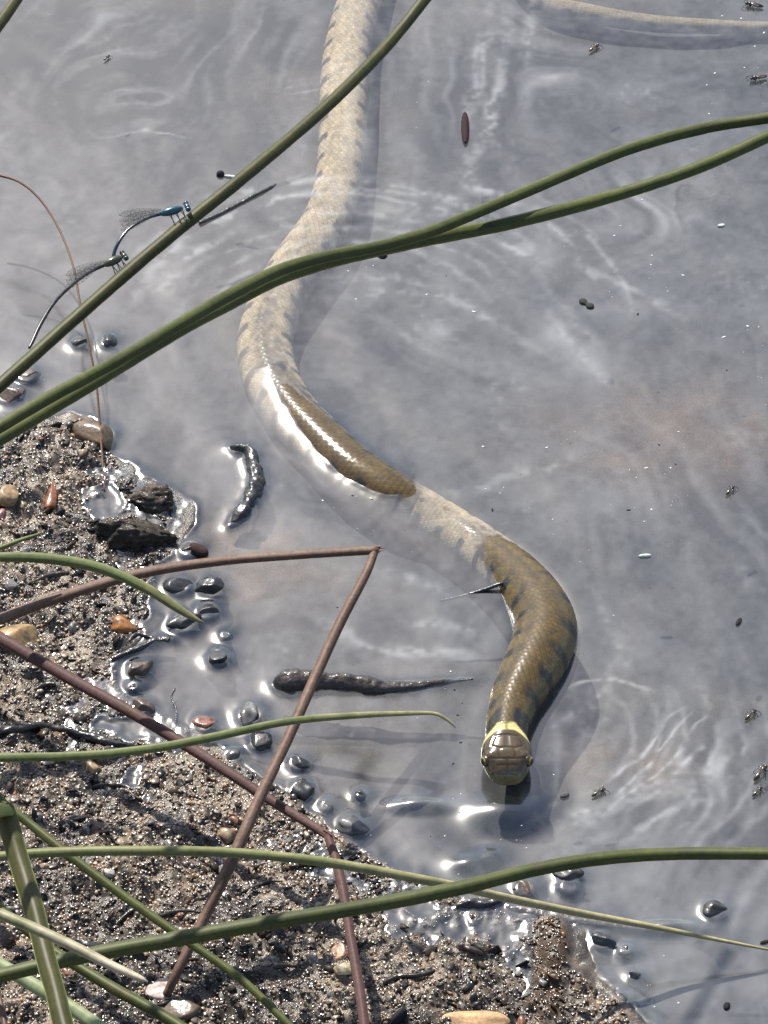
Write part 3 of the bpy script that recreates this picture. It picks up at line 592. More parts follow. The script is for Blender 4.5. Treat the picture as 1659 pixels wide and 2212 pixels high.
# individual pebbles on the mud
kinds = [((.20, .185, .165), 'small grey wet pebble lying on the mud bank', 'grey pebbles on the mud'), ((.30, .22, .13), 'small tan wet pebble lying on the mud bank', 'tan pebbles on the mud'),
         ((.035, .032, .032), 'small blackish wet pebble lying on the mud bank', 'blackish pebbles on the mud'), ((.23, .11, .06), 'small rusty wet pebble lying on the mud bank', 'rusty pebbles on the mud'),
         ((.50, .46, .40), 'small whitish wet pebble lying on the mud bank', 'whitish pebbles on the mud')]
protos = []
for i in range(15):
    kd = kinds[i // 3]; r_ = np.random.default_rng(3000 + i); V, F = ICO[2]; V = V * (1 + .35 * sph_noise(V, r_, 8, 1.8))[:, None]
    for _ in range(6):
        d = r_.normal(size=3); d /= np.linalg.norm(d); q = V @ d; V = V - np.outer(np.maximum(q - r_.uniform(.4, .8), 0) * .9, d)
    V = V * [1.0, r_.uniform(.6, .9), r_.uniform(.45, .7)]
    cc = np.array(kd[0]) * (0.8 + 0.8 * (sph_noise(ICO[2][0], r_, 6, 3) + .25))[:, None]
    me = mesh_np('pebble', V, F, M_stone, col=cc); protos.append((me.data, kd)); bpy.data.objects.remove(me)
cnt = 0
while cnt < 150:
    px, py = rng.uniform(-20, 1380), rng.uniform(900, 2230); p = at(px, py, 0.01)
    if not inside(p[0], p[1]): continue
    p = on_ground(px, py)
    if p[2] < 0.0012: continue
    me, kd = protos[int(rng.choice(15, p=np.repeat([.13, .085, .065, .03, .023], 3) / .999))]
    o = bpy.data.objects.new('pebble', me); COL.objects.link(o); r = 0.0011 + 0.0018 * rng.random() ** 2.4
    o.location = p + [0, 0, r * .1]; o.scale = (r, r, r); o.rotation_euler = (rng.uniform(-.4, .4), rng.uniform(-.4, .4), rng.uniform(0, 6.28))
    tag(o, kd[1], 'pebble', kd[2]); cnt += 1
# grit: what nobody could count
def scatter(n, smin, smax, pal, seed, sub=0, flat=(.4, .9), lift=.15, px=(-40, 1420), py=(890, 2260), pw=2.0, zmin=-0.0006, stretch=1.0, jit=.22, tilt=None, clump=False):
    r_ = np.random.default_rng(seed); V0, F0 = ICO[sub]
    P = at(r_.uniform(*px, n), r_.uniform(*py, n), 0.008); P = P[inside(P[:, 0], P[:, 1])]
    P[:, 2] = ground_h(P[:, 0], P[:, 1]); P = P[P[:, 2] > zmin]
    if clump: P = P[r_.random(len(P)) < smooth(-.12, .14, fbm(P[:, 0], P[:, 1], .03, 78, 3)) * (.25 + .65 * np.exp(-np.maximum(P[:, 2], 0) / .012))]
    n = len(P)
    r = smin + (smax - smin) * r_.random(n) ** pw
    Q = np.linalg.qr(r_.normal(size=(n, 3, 3)) * np.array([1, 1, .5])[None, :, None])[0]
    sc_ = np.stack([np.full(n, stretch), r_.uniform(.6, 1, n), r_.uniform(*flat, n)], 1)
    if tilt is not None:
        a1 = r_.uniform(0, 6.28, n); Q = np.zeros((n, 3, 3)); nz = np.stack([r_.normal(size=n) * tilt, r_.normal(size=n) * tilt, np.ones(n)], 1); nz /= np.linalg.norm(nz, axis=1)[:, None]
        ux = np.stack([np.cos(a1), np.sin(a1), np.zeros(n)], 1); ux -= nz * (ux * nz).sum(1)[:, None]; ux /= np.linalg.norm(ux, axis=1)[:, None]; Q = np.stack([ux, np.cross(nz, ux), nz], 2)
    J = V0[None] * (1 + jit * r_.normal(size=(n, len(V0), 1))) * sc_[:, None]
    J = np.einsum('nij,nkj->nki', Q, J) * r[:, None, None] + (P + np.c_[np.zeros(n), np.zeros(n), r * lift])[:, None]
    pal = np.array(pal); cc = pal[r_.integers(0, len(pal), n)] * r_.uniform(.6, 1.35, (n, 1)) * (.65 + 1.05 * smooth(-.14, .16, fbm(P[:, 0], P[:, 1], .022, 77, 3)))[:, None]
    dst, _ = segdist(P[:, 0], P[:, 1], BROWN_STRIP); cc = np.where((dst < .0052 + .002 * r_.random(n))[:, None], np.array([.075, .036, .010]) * r_.uniform(.4, 1.6, (n, 1)), cc)
    cc = np.repeat(cc, len(V0), 0); F = (F0[None] + (np.arange(n) * len(V0))[:, None, None]).reshape(-1, 3)
    return J.reshape(-1, 3), F, cc
PAL = np.array([1.25, 1.1, .95]) * [(.17, .13, .09), (.13, .10, .07), (.21, .16, .11), (.07, .055, .04), (.27, .20, .12), (.18, .15, .125), (.30, .26, .21), (.10, .06, .04), (.24, .14, .08), (.05, .042, .035), (.40, .34, .26)]
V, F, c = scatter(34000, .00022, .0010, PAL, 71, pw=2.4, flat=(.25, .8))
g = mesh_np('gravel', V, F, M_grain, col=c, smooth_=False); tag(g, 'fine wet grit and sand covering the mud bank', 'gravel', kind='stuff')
V, F, c = scatter(9000, .0005, .0020, [(.13, .095, .066), (.10, .07, .048), (.18, .135, .09), (.06, .045, .032)], 73, sub=1, flat=(.14, .36), lift=.08, pw=2.6, jit=.10, tilt=.20, clump=True)
g = mesh_np('mud', V, F, M_gloss, col=c, smooth_=True); tag(g, 'glistening wet mud crumbs all over the bank', 'mud', kind='stuff')
V, F, c = scatter(26000, .0003, .0010, [(.16, .12, .085), (.11, .08, .055), (.22, .17, .12)], 74, sub=0, flat=(.10, .22), lift=.5, pw=1.5, jit=.12, tilt=.24)
g = mesh_np('sand', V, F, M_glint, col=c, smooth_=True); tag(g, 'wet sand flakes glittering over the bank', 'sand', kind='stuff')
V, F, c = scatter(3000, .0005, .0020, [(.018, .014, .011), (.035, .024, .016), (.06, .04, .025), (.012, .012, .013)], 72, flat=(.12, .3), lift=.25, stretch=1.7)
g = mesh_np('leaf_litter', V, F, M_litter, col=c, smooth_=False); tag(g, 'dark rotted plant crumbs scattered over the mud', 'litter', kind='stuff')

# ------------------------------------------------------------------ twigs and debris
def twig(name, pts, col, label, cat='twig', seed=0, rough=.55, nseg=20, mat=None, wet=False, group=None, ground_=False, step=0.0007, flat=1.0):
    a = np.array(pts, float)
    if ground_: P = np.array([on_ground(x, y) for x, y in a[:, :2]]); P[:, 2] += a[:, 2]; R = .5 * a[:, 3] * pxm(a[:, 0], a[:, 1], P[:, 2])
    else: P, R = ppath(pts)
    col = np.array(col)
    V, F4, F3, c = tube(P, R, nseg, step, rushcol(col * .7, col * 1.5), rough=rough, seed=seed, flat=flat)
    o = capmesh(name, V, F4, F3, mat or M_wetwood, None, c); recentre(o, P[0]); tag(o, label, cat, group)
    if wet:
        Q = catmull(np.c_[P, R], 6)
        for q in Q: 
            if q[2] + q[3] > 0: EMERGE.append((q[0], q[1], q[3] * .95))
    return o
twig('wet_twig', [(498, 966, .0006, 12), (512, 970, .001, 24), (538, 976, .0012, 26), (546, 1002, .001, 26), (553, 1036, .0012, 30), (546, 1072, .001, 30), (524, 1104, .0006, 32), (506, 1128, -.0004, 26), (497, 1140, -.001, 12)], BLK, 'crooked black wet twig floating off the mud clods', seed=41, wet=True)
twig('wet_stick', [(594, 1480, .0005, 18), (612, 1474, .0022, 40), (650, 1470, .0026, 46), (710, 1474, .002, 40), (780, 1480, .0014, 34), (850, 1484, .001, 26), (910, 1480, .0006, 20), (960, 1474, .0004, 12), (1000, 1469, .0006, 6), (1022, 1467, .001, 3)], (.035, .026, .022),
     'black knobbly wet stick tapering to a thin point in the water', seed=42, wet=True, rough=.4)
twig('thin_twig', [(950, 1298, -.002, 5), (1000, 1287, -.001, 6), (1050, 1272, .0008, 8), (1078, 1262, .002, 9), (1092, 1258, .002, 5)], BLK, 'thin dark twig sticking out beside the submerged snake body', seed=43, rough=.1, nseg=8)
twig('thin_twig', [(430, 482, .001, 8), (470, 464, .0006, 9), (520, 438, .0004, 9), (572, 411, .0002, 8), (610, 396, -.002, 12), (660, 380, -.004, 10)], (.05, .045, .045), 'thin dark twig lying in the water behind the damselflies', seed=44, rough=.1, nseg=8)
twig('dark_root', [(-20, 1583, .001, 16), (40, 1578, .001, 18), (90, 1573, .001, 16), (150, 1582, .001, 16), (220, 1602, .0008, 18), (290, 1618, .0005, 14), (350, 1628, .0002, 8)], (.02, .017, .016), 'long black root lying on the mud along the slender rush', 'root', seed=45, ground_=True)
twig('dark_root', [(90, 2018, .001, 14), (130, 2032, .001, 22), (190, 2046, .001, 20), (250, 2052, .0008, 12), (330, 2054, .0004, 7), (400, 2058, .0004, 5)], (.02, .017, .016), 'short black root on the mud beside the stout olive stem', 'root', seed=46, ground_=True)
twig('dark_root', [(828, 2126, .0006, 12), (860, 2112, .001, 16), (900, 2110, .001, 12), (940, 2098, .0005, 7)], (.025, .018, .014), 'curved black root fragment beside the orange slab', 'root', seed=47, ground_=True)
twig('bark_piece', [(992, 2046, .0006, 12), (1016, 2054, .0008, 14), (1044, 2062, .0004, 9)], (.06, .035, .025), 'small brown bark sliver on the sparkling mud', seed=48, ground_=True)
twig('dark_root', [(240, 1425, .001, 10), (300, 1400, .001, 13), (340, 1382, .001, 13), (368, 1380, .0012, 9)], BLK, 'short black root at the waterline beside the round brown pebble', 'root', seed=49, wet=True)
twig('bark_piece', [(270, 1395, .001, 8), (295, 1370, .001, 9), (330, 1378, .001, 9), (365, 1384, .001, 7)], BLK, 'black bark strip arched over the short root at the waterline', seed=50)
twig('hair_root', [(378, 1487, .0004, 3), (370, 1505, .0004, 3.5), (380, 1530, .0004, 3.5), (380, 1552, .0004, 3), (374, 1575, .0004, 2)], BLK, 'thread-thin black rootlet standing in the shallows', 'root', seed=51, rough=0, nseg=6)
twig('dark_root', [(650, 1870, .001, 8), (690, 1866, .001, 12), (720, 1852, .001, 8)], BLK, 'stubby black root under the second folded stem', 'root', seed=52, ground_=True)
twig('dark_root', [(130, 1770, .0006, 6), (160, 1772, .001, 14), (195, 1768, .0006, 6)], BLK, 'black root stub on the mud above the slanting rush', 'root', seed=53, ground_=True)
twig('dark_root', [(985, 1960, .001, 10), (1020, 1952, .0014, 22), (1060, 1950, .0012, 20), (1092, 1938, .0008, 10)], (.02, .016, .02), 'wet black root knot at the mud tip beneath the crossing rushes', 'root', seed=54, wet=True, rough=.5)
twig('reflection_strip', [(1100, 1958, .0002, 6), (1160, 1968, .0004, 20), (1230, 1982, .0003, 24), (1300, 1993, .0002, 20), (1360, 2003, 0, 10), (1400, 2008, -.0004, 3)], (.045, .028, .018), 'dark strip on the water standing for the reflection of the straw rush', 'leaf', seed=55, rough=.05, flat=.25, wet=True)  # dark strip added in place of the straw rush's reflection
for k, (x0, y0, x1, y1, wd) in enumerate([(90, 2290 - 260, 60, 2000, 8), (520, 1930, 610, 1905, 6), (200, 1700, 300, 1712, 9), (470, 1850, 560, 1842, 7), (330, 1985, 430, 1972, 7), (640, 2040, 720, 2028, 8), (120, 1480, 60, 1500, 8), (150, 1240, 60, 1262, 9), (560, 2105, 640, 2090, 9), (880, 2030, 960, 2020, 6), (250, 2000, 300, 1960, 7), (820, 1960, 900, 1985, 6)]):
    twig('plant_fibre', [(x0, y0, .0006, wd), ((x0 + x1) / 2 + 6, (y0 + y1) / 2 - 6, .0012, wd * 1.2), (x1, y1, .0004, wd * .5)], (.025, .02, .017), 'short dark dead plant fibre stuck on the mud bank', 'fibre', seed=70 + k, ground_=True, group='dark plant fibres on the mud', nseg=8)

# ------------------------------------------------------------------ floating leaf and chips
def blade(name, px, py, L, W, ang, col, label, cat='leaf', z=.0006, dome=.18, seed=0, waist=0.0, parent=None, group=None, mat=None, tilt=0.0):
    """a small leaf-shaped piece with thickness, length and width in photo pixels, ang from the x axis in the ground"""
    n, m = 14, 7; t = np.linspace(-1, 1, n)[:, None]; s = np.linspace(-1, 1, m)[None]
    k = pxm(px, py, z); wv = (1 - np.abs(t) ** 2.4) ** .6 * (1 - waist * np.exp(-(t / .3) ** 2)) + .03
    x = t * L * .5 * k + 0 * s; y = s * wv * W * .5 * k; h = dome * W * k * (1 - s ** 2) * wv + tilt * x
    top = np.stack([x, y, h], -1).reshape(-1, 3); bot = np.stack([x, y * .98, h - .12 * W * k - .00015], -1).reshape(-1, 3)
    V = np.vstack([top, bot]); c, s_ = math.cos(ang), math.sin(ang); V = np.stack([V[:, 0] * c - V[:, 1] * s_, V[:, 0] * s_ + V[:, 1] * c, V[:, 2]], 1)
    f = grid_faces(n, m); N_ = n * m; F = [f, f[:, ::-1] + N_]
    ed = [(i * m) for i in range(n)] + [(n - 1) * m + j for j in range(1, m)] + [i * m + m - 1 for i in range(n - 2, -1, -1)] + [j for j in range(m - 2, 0, -1)]
    ed = np.array(ed); e2 = np.roll(ed, -1); F.append(np.stack([e2, ed, ed + N_, e2 + N_], 1))
    p = at(px, py, z); cc = np.array(col) * (0.8 + .4 * vnoise(V[:, 0], V[:, 1], .0012, 5)[:, None])
    o = mesh_np(name, V if parent is None else V + p - np.asarray(parent.location), np.vstack(F), mat or M_matte, parent, col=cc)
    if parent is None: o.location = p; tag(o, label, cat, group)
    return o
blade('floating_leaf', 1005, 275, 104, 17, PI / 2, (.030, .010, .014), 'dark maroon narrow leaf floating on open water', z=.0012)
blade('dark_chip', 1267, 655, 40, 20, -.75, (.035, .04, .036), 'dark bow-tie shaped plant chip floating beneath the twin rushes', 'chip', waist=.6)
blade('dark_chip', 1596, 1342, 24, 10, 1.1, (.02, .018, .018), 'little dark sliver floating beside the snake flank side open water', 'chip')
blade('dark_chip', 1570, 2172, 20, 14, 1.2, (.015, .014, .016), 'little black chip on the water past the shiny black stone', 'chip')
blade('dark_chip', 1652, 2034, 22, 8, .3, (.02, .016, .016), 'dark speck at the sunken end of the straw rush', 'chip')
blade('dark_chip', 1220, 1716, 22, 14, .5, (.10, .10, .11), 'greyish crumb of scum floating near the snake head', 'chip')
blade('pale_chip', 1393, 1200, 28, 9, .1, (.75, .78, .74), 'white fleck floating alone on the grey water past the snake', 'chip', dome=.4)
blade('pale_chip', 500, 381, 34, 7, -.2, (.78, .79, .76), 'white fluffy seed tail beside the damselfly stem', 'seed', dome=.4)
blade('seed_husk', 476, 376, 18, 18, .2, (.03, .03, .03), 'black seed husk at the end of the white seed tail', 'seed', dome=.5)
blade('pale_chip', 1558, 486, 16, 8, .3, (.6, .64, .62), 'pale fleck drifting below the upper twin rush end', 'chip')
blade('dark_bud', 825, 548, 30, 22, -1.2, (.06, .05, .042), 'small brown bud hanging under the joined twin rushes', 'bud', z=.252, dome=.5)
blade('curled_leaf', 862, 2196, 50, 26, .9, (.02, .018, .022), 'black curled leaf scrap on the mud beside the orange slab', z=float(on_ground(862, 2196)[2]) + .001, dome=.7)
blade('leaf_scrap', 430, 1186, 46, 26, -.5, (.05, .03, .026), 'brown wet leaf scrap leaning on the slab-like stone', z=.003, dome=.3, tilt=-.2)

# ------------------------------------------------------------------ flies on the water
def ell(name, parent, c, ax, r1, r2, col, sub=2, mat=None):
    """ellipsoid part along ax"""
    V, F = ICO[sub]; ax = np.asarray(ax, float); ax = ax / np.linalg.norm(ax); q = np.array(Vector(ax).to_track_quat('X', 'Z').to_matrix())
    V = (V * [r1, r2, r2]) @ q.T + np.asarray(c) - np.asarray(parent.location)
    return mesh_np(name, V, F, mat or M_insect, parent, col=np.tile(np.array(col), (len(V), 1)))
def limb(name, parent, pts, r, col, nseg=6):
    pts = np.array(pts); V, F4, F3, c = tube(pts, np.full(len(pts), r), nseg, .0006, rushcol(np.array(col) * .8, np.array(col) * 1.2), ridge=0)
    return capmesh(name, V - np.asarray(parent.location), F4, F3, M_insect, parent, c)
def wing(name, parent, root, dirv, L, W, nrm):
    dirv = np.asarray(dirv, float); dirv /= np.linalg.norm(dirv); s = np.cross(nrm, dirv); s /= np.linalg.norm(s); n_ = np.cross(dirv, s)
    t = np.linspace(0, 1, 9)[:, None]; u_ = np.linspace(-1, 1, 4)[None]; wv = W * np.sin(np.clip(t, .02, .98) * PI) ** .6 * (.35 + .65 * t)
    V = np.asarray(root) + dirv * (t * L + 0 * u_)[..., None] + s * (u_ * wv * .5)[..., None] + n_ * (.04 * W * (1 - u_ ** 2) + 0 * t)[..., None]
    V = V.reshape(-1, 3); V2 = V - n_ * .00004; F = grid_faces(9, 4); V = np.vstack([V, V2]) - np.asarray(parent.location)
    return mesh_np(name, V, np.vstack([F, F[:, ::-1] + 36]), M_wing, parent)
def fly(px, py, L, ang, label, col=(.03, .02, .016), legs=True, group=None):
    k = pxm(px, py); p = at(px, py, 0); l = .85 * L * k; e = empty('fly', p, label, 'fly', group)
    d = np.array([math.cos(ang), math.sin(ang), 0]); s = np.array([-d[1], d[0], 0]); zc = .30 * l * .5 + .0004; c = p + [0, 0, zc]
    ell('abdomen', e, c - d * .30 * l, d + [0, 0, .12], .38 * l, .12 * l, np.array(col) * 1.3); ell('thorax', e, c + d * .12 * l, d, .17 * l, .15 * l, col); ell('head', e, c + d * .33 * l, d, .09 * l, .11 * l, (.05, .015, .012))
    for q in (-1, 1):
        wing('wing', e, c + d * .1 * l + [0, 0, .12 * l], -d + s * q * .45 + [0, 0, .1], .62 * l, .24 * l, [0, 0, 1])
        if legs:
            for j in (-.5, .1, .7):
                b = c + d * (.12 + .1 * j) * l; kn = b + s * q * .22 * l + d * j * .25 * l + [0, 0, .06 * l]; ft = kn + s * q * .14 * l + d * j * .25 * l; ft[2] = .0001
                limb('leg', e, [b, kn, ft], .00010 * l / .005, (.02, .015, .012))
    return e
fly(232, 127, 22, .9, 'tiny dark fly resting alone on the water near the corner stem'); fly(1285, 106, 34, .8, 'brown fly with spread legs on the water below the pale tail', (.10, .05, .025)); fly(1624, 15, 44, 2.9, 'dark fly on the water above the pale submerged tail')
fly(1634, 173, 42, 3.4, 'reddish dark fly on the water below the pale submerged tail', (.06, .022, .018)); fly(1579, 1061, 34, .9, 'black spidery fly on the water beside the sandy patch'); fly(1624, 1546, 40, .8, 'black fly beside the white film threads')
fly(1645, 1672, 54, .9, 'large black fly with a pale glint on the water, upper of two'); fly(1638, 1712, 36, .8, 'dark fly just under the large glinting one'); fly(1296, 1714, 40, .6, 'black slim fly on the ripples beside the snake head')

# ------------------------------------------------------------------ damselfly pair on the olive stem
def damsel(label, head, th0, th1, abd, zh, bcol, acol, seed):
    e = empty('damselfly', at(th1[0], th1[1], zh), label, 'damselfly', None)
    H, A, B = at(*head, zh + .002), at(*th0, zh + .002), at(*th1, zh + .0015)
    ax = A - B; l = np.linalg.norm(ax); ell('thorax', e, (A + B) / 2, ax, l * .58, .0014, bcol)
    sd = np.cross(ax / l, [0, 0, 1]); hd = ell('head', e, H, sd, .0017, .0009, np.array(bcol) * .6)
    for q in (-1, 1): 
        o = ell('eye', e, H + sd * q * .0014, sd, .0008, .0009, np.array(bcol) * np.array([.5, .8, 1.0]))
        o.parent = hd; o.location = hd.location
    P = at([q[0] for q in abd], [q[1] for q in abd], [zh + q[2] for q in abd]); R = np.array([q[3] for q in abd]) * .0008
    def cf(t, ang, s, r_):
        band = smooth(.35, .48, np.abs(((t * 9) % 1) - .5))[..., None]; c = np.array(acol) * (1 - band) + np.array(bcol) * band * .8
        return c
    V, F4, F3, c = tube(P, R, 10, .0006, cf, ridge=0); capmesh('abdomen', local(V, e), F4, F3, M_insect, e, c)
    wd = P[min(3, len(P) - 1)] - B
    for k, q in enumerate((-.10, .02, .10, .2)): wing('wing', e, B + [0, 0, .0012 + .0003 * k], wd / np.linalg.norm(wd) + np.array([q * .6, q, .12 + q * .5]), .0165, .0034, np.array([.3, -.5, .6]))
    for q in (-1, 1):
        for j in range(3):
            b = A + (B - A) * (.1 + .3 * j); kn = b + sd * q * .002 + np.array([.0015, -.0015, -.0008]); limb('leg', e, [b, kn, kn + np.array([.0012, -.0022, -.0022])], .00016, (.03, .03, .035))
    return e
damsel('teal blue damselfly clasping its mate on the olive stem', (404, 446), (392, 450), (348, 462), [(350, 461, .0015, .8), (322, 470, .002, .55), (298, 482, .003, .55), (274, 499, .0025, .6), (256, 524, .0015, .7), (246, 548, 0, .75), (247, 562, -.0008, .7)], .292, (.014, .075, .115), (.012, .018, .035), 1)
damsel('drab dark damselfly held by its teal mate on the stem', (268, 552), (262, 556), (226, 572), [(228, 571, .001, .8), (190, 590, .0012, .65), (150, 620, .001, .7), (116, 655, .001, .75), (88, 700, .0005, .8), (70, 738, 0, .75), (63, 752, 0, .5)], .290, (.06, .065, .035), (.018, .017, .016), 2)

# ------------------------------------------------------------------ water: wave shape, meniscus and the dusty film that the snake stirs
wx = np.unique(np.r_[axis(-0.185, 0.185, 0.0008, 0.5), -30, -10, -3, -1, 1, 3, 10, 30]); wy = np.unique(np.r_[axis(-0.29, 0.33, 0.0008, 0.8), 1.5, 3, 8, 30, -1, -3])
X, Y = np.meshgrid(wx, wy, indexing='ij')
SPL = P_s = np.c_[P[:0], P[:0]] if False else None
sn_i = np.arange(0, nb, 12); SPt = np.vstack([np.c_[Cc[sn_i, :2]], Cc[[nb - 1, nr - 1], :2]]); Zc = np.r_[Cc[sn_i, 2], Cc[[nb - 1, nr - 1], 2]]; Rr = np.r_[a_w[sn_i], a_w[nb - 1], a_w[nb + nh // 2]]
wet_h = np.zeros_like(X)
def near(x, y, pad):
    i0, i1 = np.searchsorted(wx, [x - pad, x + pad]); j0, j1 = np.searchsorted(wy, [y - pad, y + pad]); return slice(i0, i1), slice(j0, j1)
LAM = .0019
men = np.zeros_like(X)
for ex_, ey_, er in EMERGE:
    sl_ = near(ex_, ey_, er + .014); d = np.sqrt((X[sl_] - ex_) ** 2 + (Y[sl_] - ey_) ** 2) - er
    men[sl_] = np.maximum(men[sl_], .0010 * np.exp(-np.maximum(d, -.0004) / LAM))
# where the snake breaks the surface: half chord of its section at the water line
half = np.where((Zc < Rr) & (Zc > -Rr), np.sqrt(np.maximum(Rr ** 2 - Zc ** 2, 0)), np.where(Zc >= Rr, 0, -1))
dS, hS = segdist(X, Y, SPt, np.where(half < 0, -.02, half)); sd_ = dS - hS
_, sS = segdist(X, Y, SPt, np.r_[S[sn_i], S[-1], S[-1] + HL]); mid = (sS < S[-1] - .135)
dip = np.where((hS > 0) & ~mid, .00035 * np.exp(-np.maximum(sd_, -.0004) / .0030), 0); men = np.maximum(men, np.where((hS > 0) & mid, .00065 * np.exp(-np.maximum(sd_, -.0004) / .0024), 0))
gz = ground_h(X, Y)
men = np.maximum(men, .0009 * np.exp(-np.abs(gz) / .0011))
men *= 1 + .9 * fbm(X, Y, .006, 405, 2)
wob = fbm(X, Y, .05, 401, 3) * .02
dH = np.sqrt((X - Cc[-1, 0]) ** 2 + (Y - Cc[-1, 1]) ** 2)
wave = .00020 * np.sin((dS + wob) / .0060 * 1.2) * np.exp(-dS / .05) + .00022 * np.sin((dH + wob * .5) / .0048) * np.exp(-dH / .045) + fbm(X, Y, .03, 411, 3) * .0005
# the little bow wave off the chin that catches the sun
b0, b1 = at(885, 1738)[:2], at(1062, 1760)[:2]; dB, tB = segdist(X, Y, np.array([b0, b1]), np.array([.25, 1.0])); 
for px, py, a, b, hh in ((1082, 1757, .0130, .0085, .0034), (1012, 1868, .0062, .0045, .0021), (1060, 1850, .005, .004, .0016), (1440, 2006, .012, .003, .0028), (905, 1742, .010, .003, .0026)):
    p = at(px, py); wave += hh * np.exp(-((X - p[0]) / a) ** 2 - ((Y - p[1]) / b) ** 2)
inview = np.exp(-np.maximum(np.abs(X) - .2, 0) / .1 - np.maximum(np.abs(Y) - .4, 0) / .2)
Z = (wave * (1 - .75 * np.clip(men / .0012, 0, 1)) + men - dip) * inview
# film: streaks drawn out along the flow round the snake (line integral convolution)
psi = dS * .55 + fbm(X, Y, .11, 421, 2) * .10 + fbm(X, Y, .03, 431, 2) * .016 + .35 * np.minimum(dH, .12) * 1.0
gxx, gyy = np.gradient(psi, wx, wy); fx, fy = gyy, -gxx; nn = np.hypot(fx, fy) + 1e-9; fx /= nn; fy /= nn
i0, i1 = np.searchsorted(wx, [-.186, .186]); j0, j1 = np.searchsorted(wy, [-.291, .331])
sx, sy_ = fx[i0:i1, j0:j1], fy[i0:i1, j0:j1]; nxg, nyg = sx.shape
noi = np.random.default_rng(77).random((nxg, nyg)); noi = (noi + np.roll(noi, 1, 0) + np.roll(noi, 1, 1) + np.roll(noi, (1, 1), (0, 1))) / 4
def lic(noi, L):
    acc = noi.copy(); ii, jj = np.meshgrid(np.arange(nxg, dtype=float), np.arange(nyg, dtype=float), indexing='ij')
    for sgn in (1, -1):
        a, b = ii.copy(), jj.copy()
        for _ in range(L):
            ai, bi = np.clip(a.round().astype(int), 0, nxg - 1), np.clip(b.round().astype(int), 0, nyg - 1)
            a += sgn * sx[ai, bi]; b += sgn * sy_[ai, bi]
            acc += noi[np.clip(a.round().astype(int), 0, nxg - 1), np.clip(b.round().astype(int), 0, nyg - 1)]
    return acc / (2 * L + 1)
l1 = lic(noi, 34); l1 = (l1 - l1.mean()) / l1.std()
cs = vnoise(X, Y, .0035, 441)[i0:i1, j0:j1]; l2 = lic(cs, 40); l2 = (l2 - l2.mean()) / l2.std()
cs = vnoise(X, Y, .009, 442)[i0:i1, j0:j1]; l3 = lic(cs, 46); l3 = (l3 - l3.mean()) / l3.std()
F_ = np.zeros_like(X) + .075
pat = smooth(-.08, .25, fbm(X, Y, .08, 451, 3))
F_[i0:i1, j0:j1] = .075 + .045 * l2 * (.3 + pat[i0:i1, j0:j1]) + .03 * l3 + .10 * np.maximum(l2 - 1.1, 0) * pat[i0:i1, j0:j1]
F_ += .14 * fbm(X, Y, .07, 461, 4) + .17 * fbm(X, Y, .010, 471, 4, .65) + .12 * fbm(X, Y, .0030, 473, 2) + .5 * np.maximum(vnoise(X, Y, .0028, 475) * vnoise(X, Y, .03, 476) - .62, 0)
# drawn threads and rafts of scum, plus a painted glint streak
def thread(pts, amp, wd):
    global F_
    P = catmull(np.array([at(x, y)[:2] for x, y in pts]), 6); lo, hi = P.min(0) - .01, P.max(0) + .01
    a = slice(*np.searchsorted(wx, [lo[0], hi[0]])); b = slice(*np.searchsorted(wy, [lo[1], hi[1]]))
    xa, ya = X[a, b], Y[a, b]; d, tv = segdist(xa + .005 * fbm(xa, ya, .014, 483, 3), ya + .005 * fbm(xa, ya, .014, 484, 3), P, np.linspace(0, 1, len(P)))
    brk = smooth(.30, .72, vnoise(xa, ya, .007, 482) * .6 + vnoise(xa, ya, .0022, 485) * .4) + .15; ww = wd * (.5 + vnoise(xa, ya, .012, 486))
    F_[a, b] += amp * np.exp(-(d / ww) ** 2) * brk * np.sin(np.clip(tv, .02, .98) * PI) ** .5
for pts in ([(1190, 1745), (1290, 1700), (1394, 1628), (1417, 1597), (1449, 1553), (1481, 1529)], [(1240, 1760), (1330, 1715), (1394, 1664), (1425, 1629), (1465, 1578), (1496, 1537)], [(1270, 1775), (1394, 1693), (1437, 1659), (1469, 1631), (1505, 1568), (1537, 1524)],
            [(1467, 1663), (1498, 1634), (1531, 1609)], [(700, 180), (650, 182), (612, 196), (640, 202), (690, 192)], [(1150, 1500), (1300, 1470), (1420, 1500)], [(220, 300), (320, 285), (420, 300)]): thread(pts, .5, .0008)
for pts in ([(280, 690), (330, 590), (430, 500), (600, 430), (780, 410), (960, 430), (1100, 500), (1190, 570)], [(320, 660), (400, 560), (520, 490)], [(1100, 20), (1090, 150), (1060, 260), (1010, 380), (1080, 440), (1200, 500)], [(1030, 60), (1020, 200), (1000, 330)], [(1150, -10), (1140, 160)], [(1060, -10), (1045, 120), (1030, 240)], [(1095, 30), (1075, 170), (1062, 250), (1070, 330)], [(1000, 380), (1090, 430), (1210, 470)], [(260, 640), (300, 560), (380, 480), (520, 415), (700, 385), (900, 395)], [(760, 440), (960, 470), (1120, 540), (1190, 585)], [(700, 650), (900, 630), (1060, 690), (1160, 760)], [(1180, 660), (1250, 760), (1340, 830)], [(1210, 650), (1290, 740)], [(860, 1340), (960, 1350), (1050, 1370)], [(840, 1400), (960, 1405), (1040, 1425)], [(1170, 1780), (1330, 1730), (1480, 1660), (1600, 1560)],
            [(1240, 560), (1350, 620), (1480, 690)], [(700, 610), (850, 600), (1000, 640)], [(940, 1075), (1150, 1020), (1300, 960)], [(1280, 1270), (1330, 1400), (1300, 1500), (1200, 1570), (1180, 1650)], [(1160, 1820), (1350, 1740), (1500, 1690), (1659, 1560)], [(1180, 1850), (1400, 1780), (1659, 1650)],
            [(800, 1230), (900, 1250), (1020, 1300)], [(660, 1320), (800, 1400), (1000, 1420)]): thread(pts, .30, .0026)
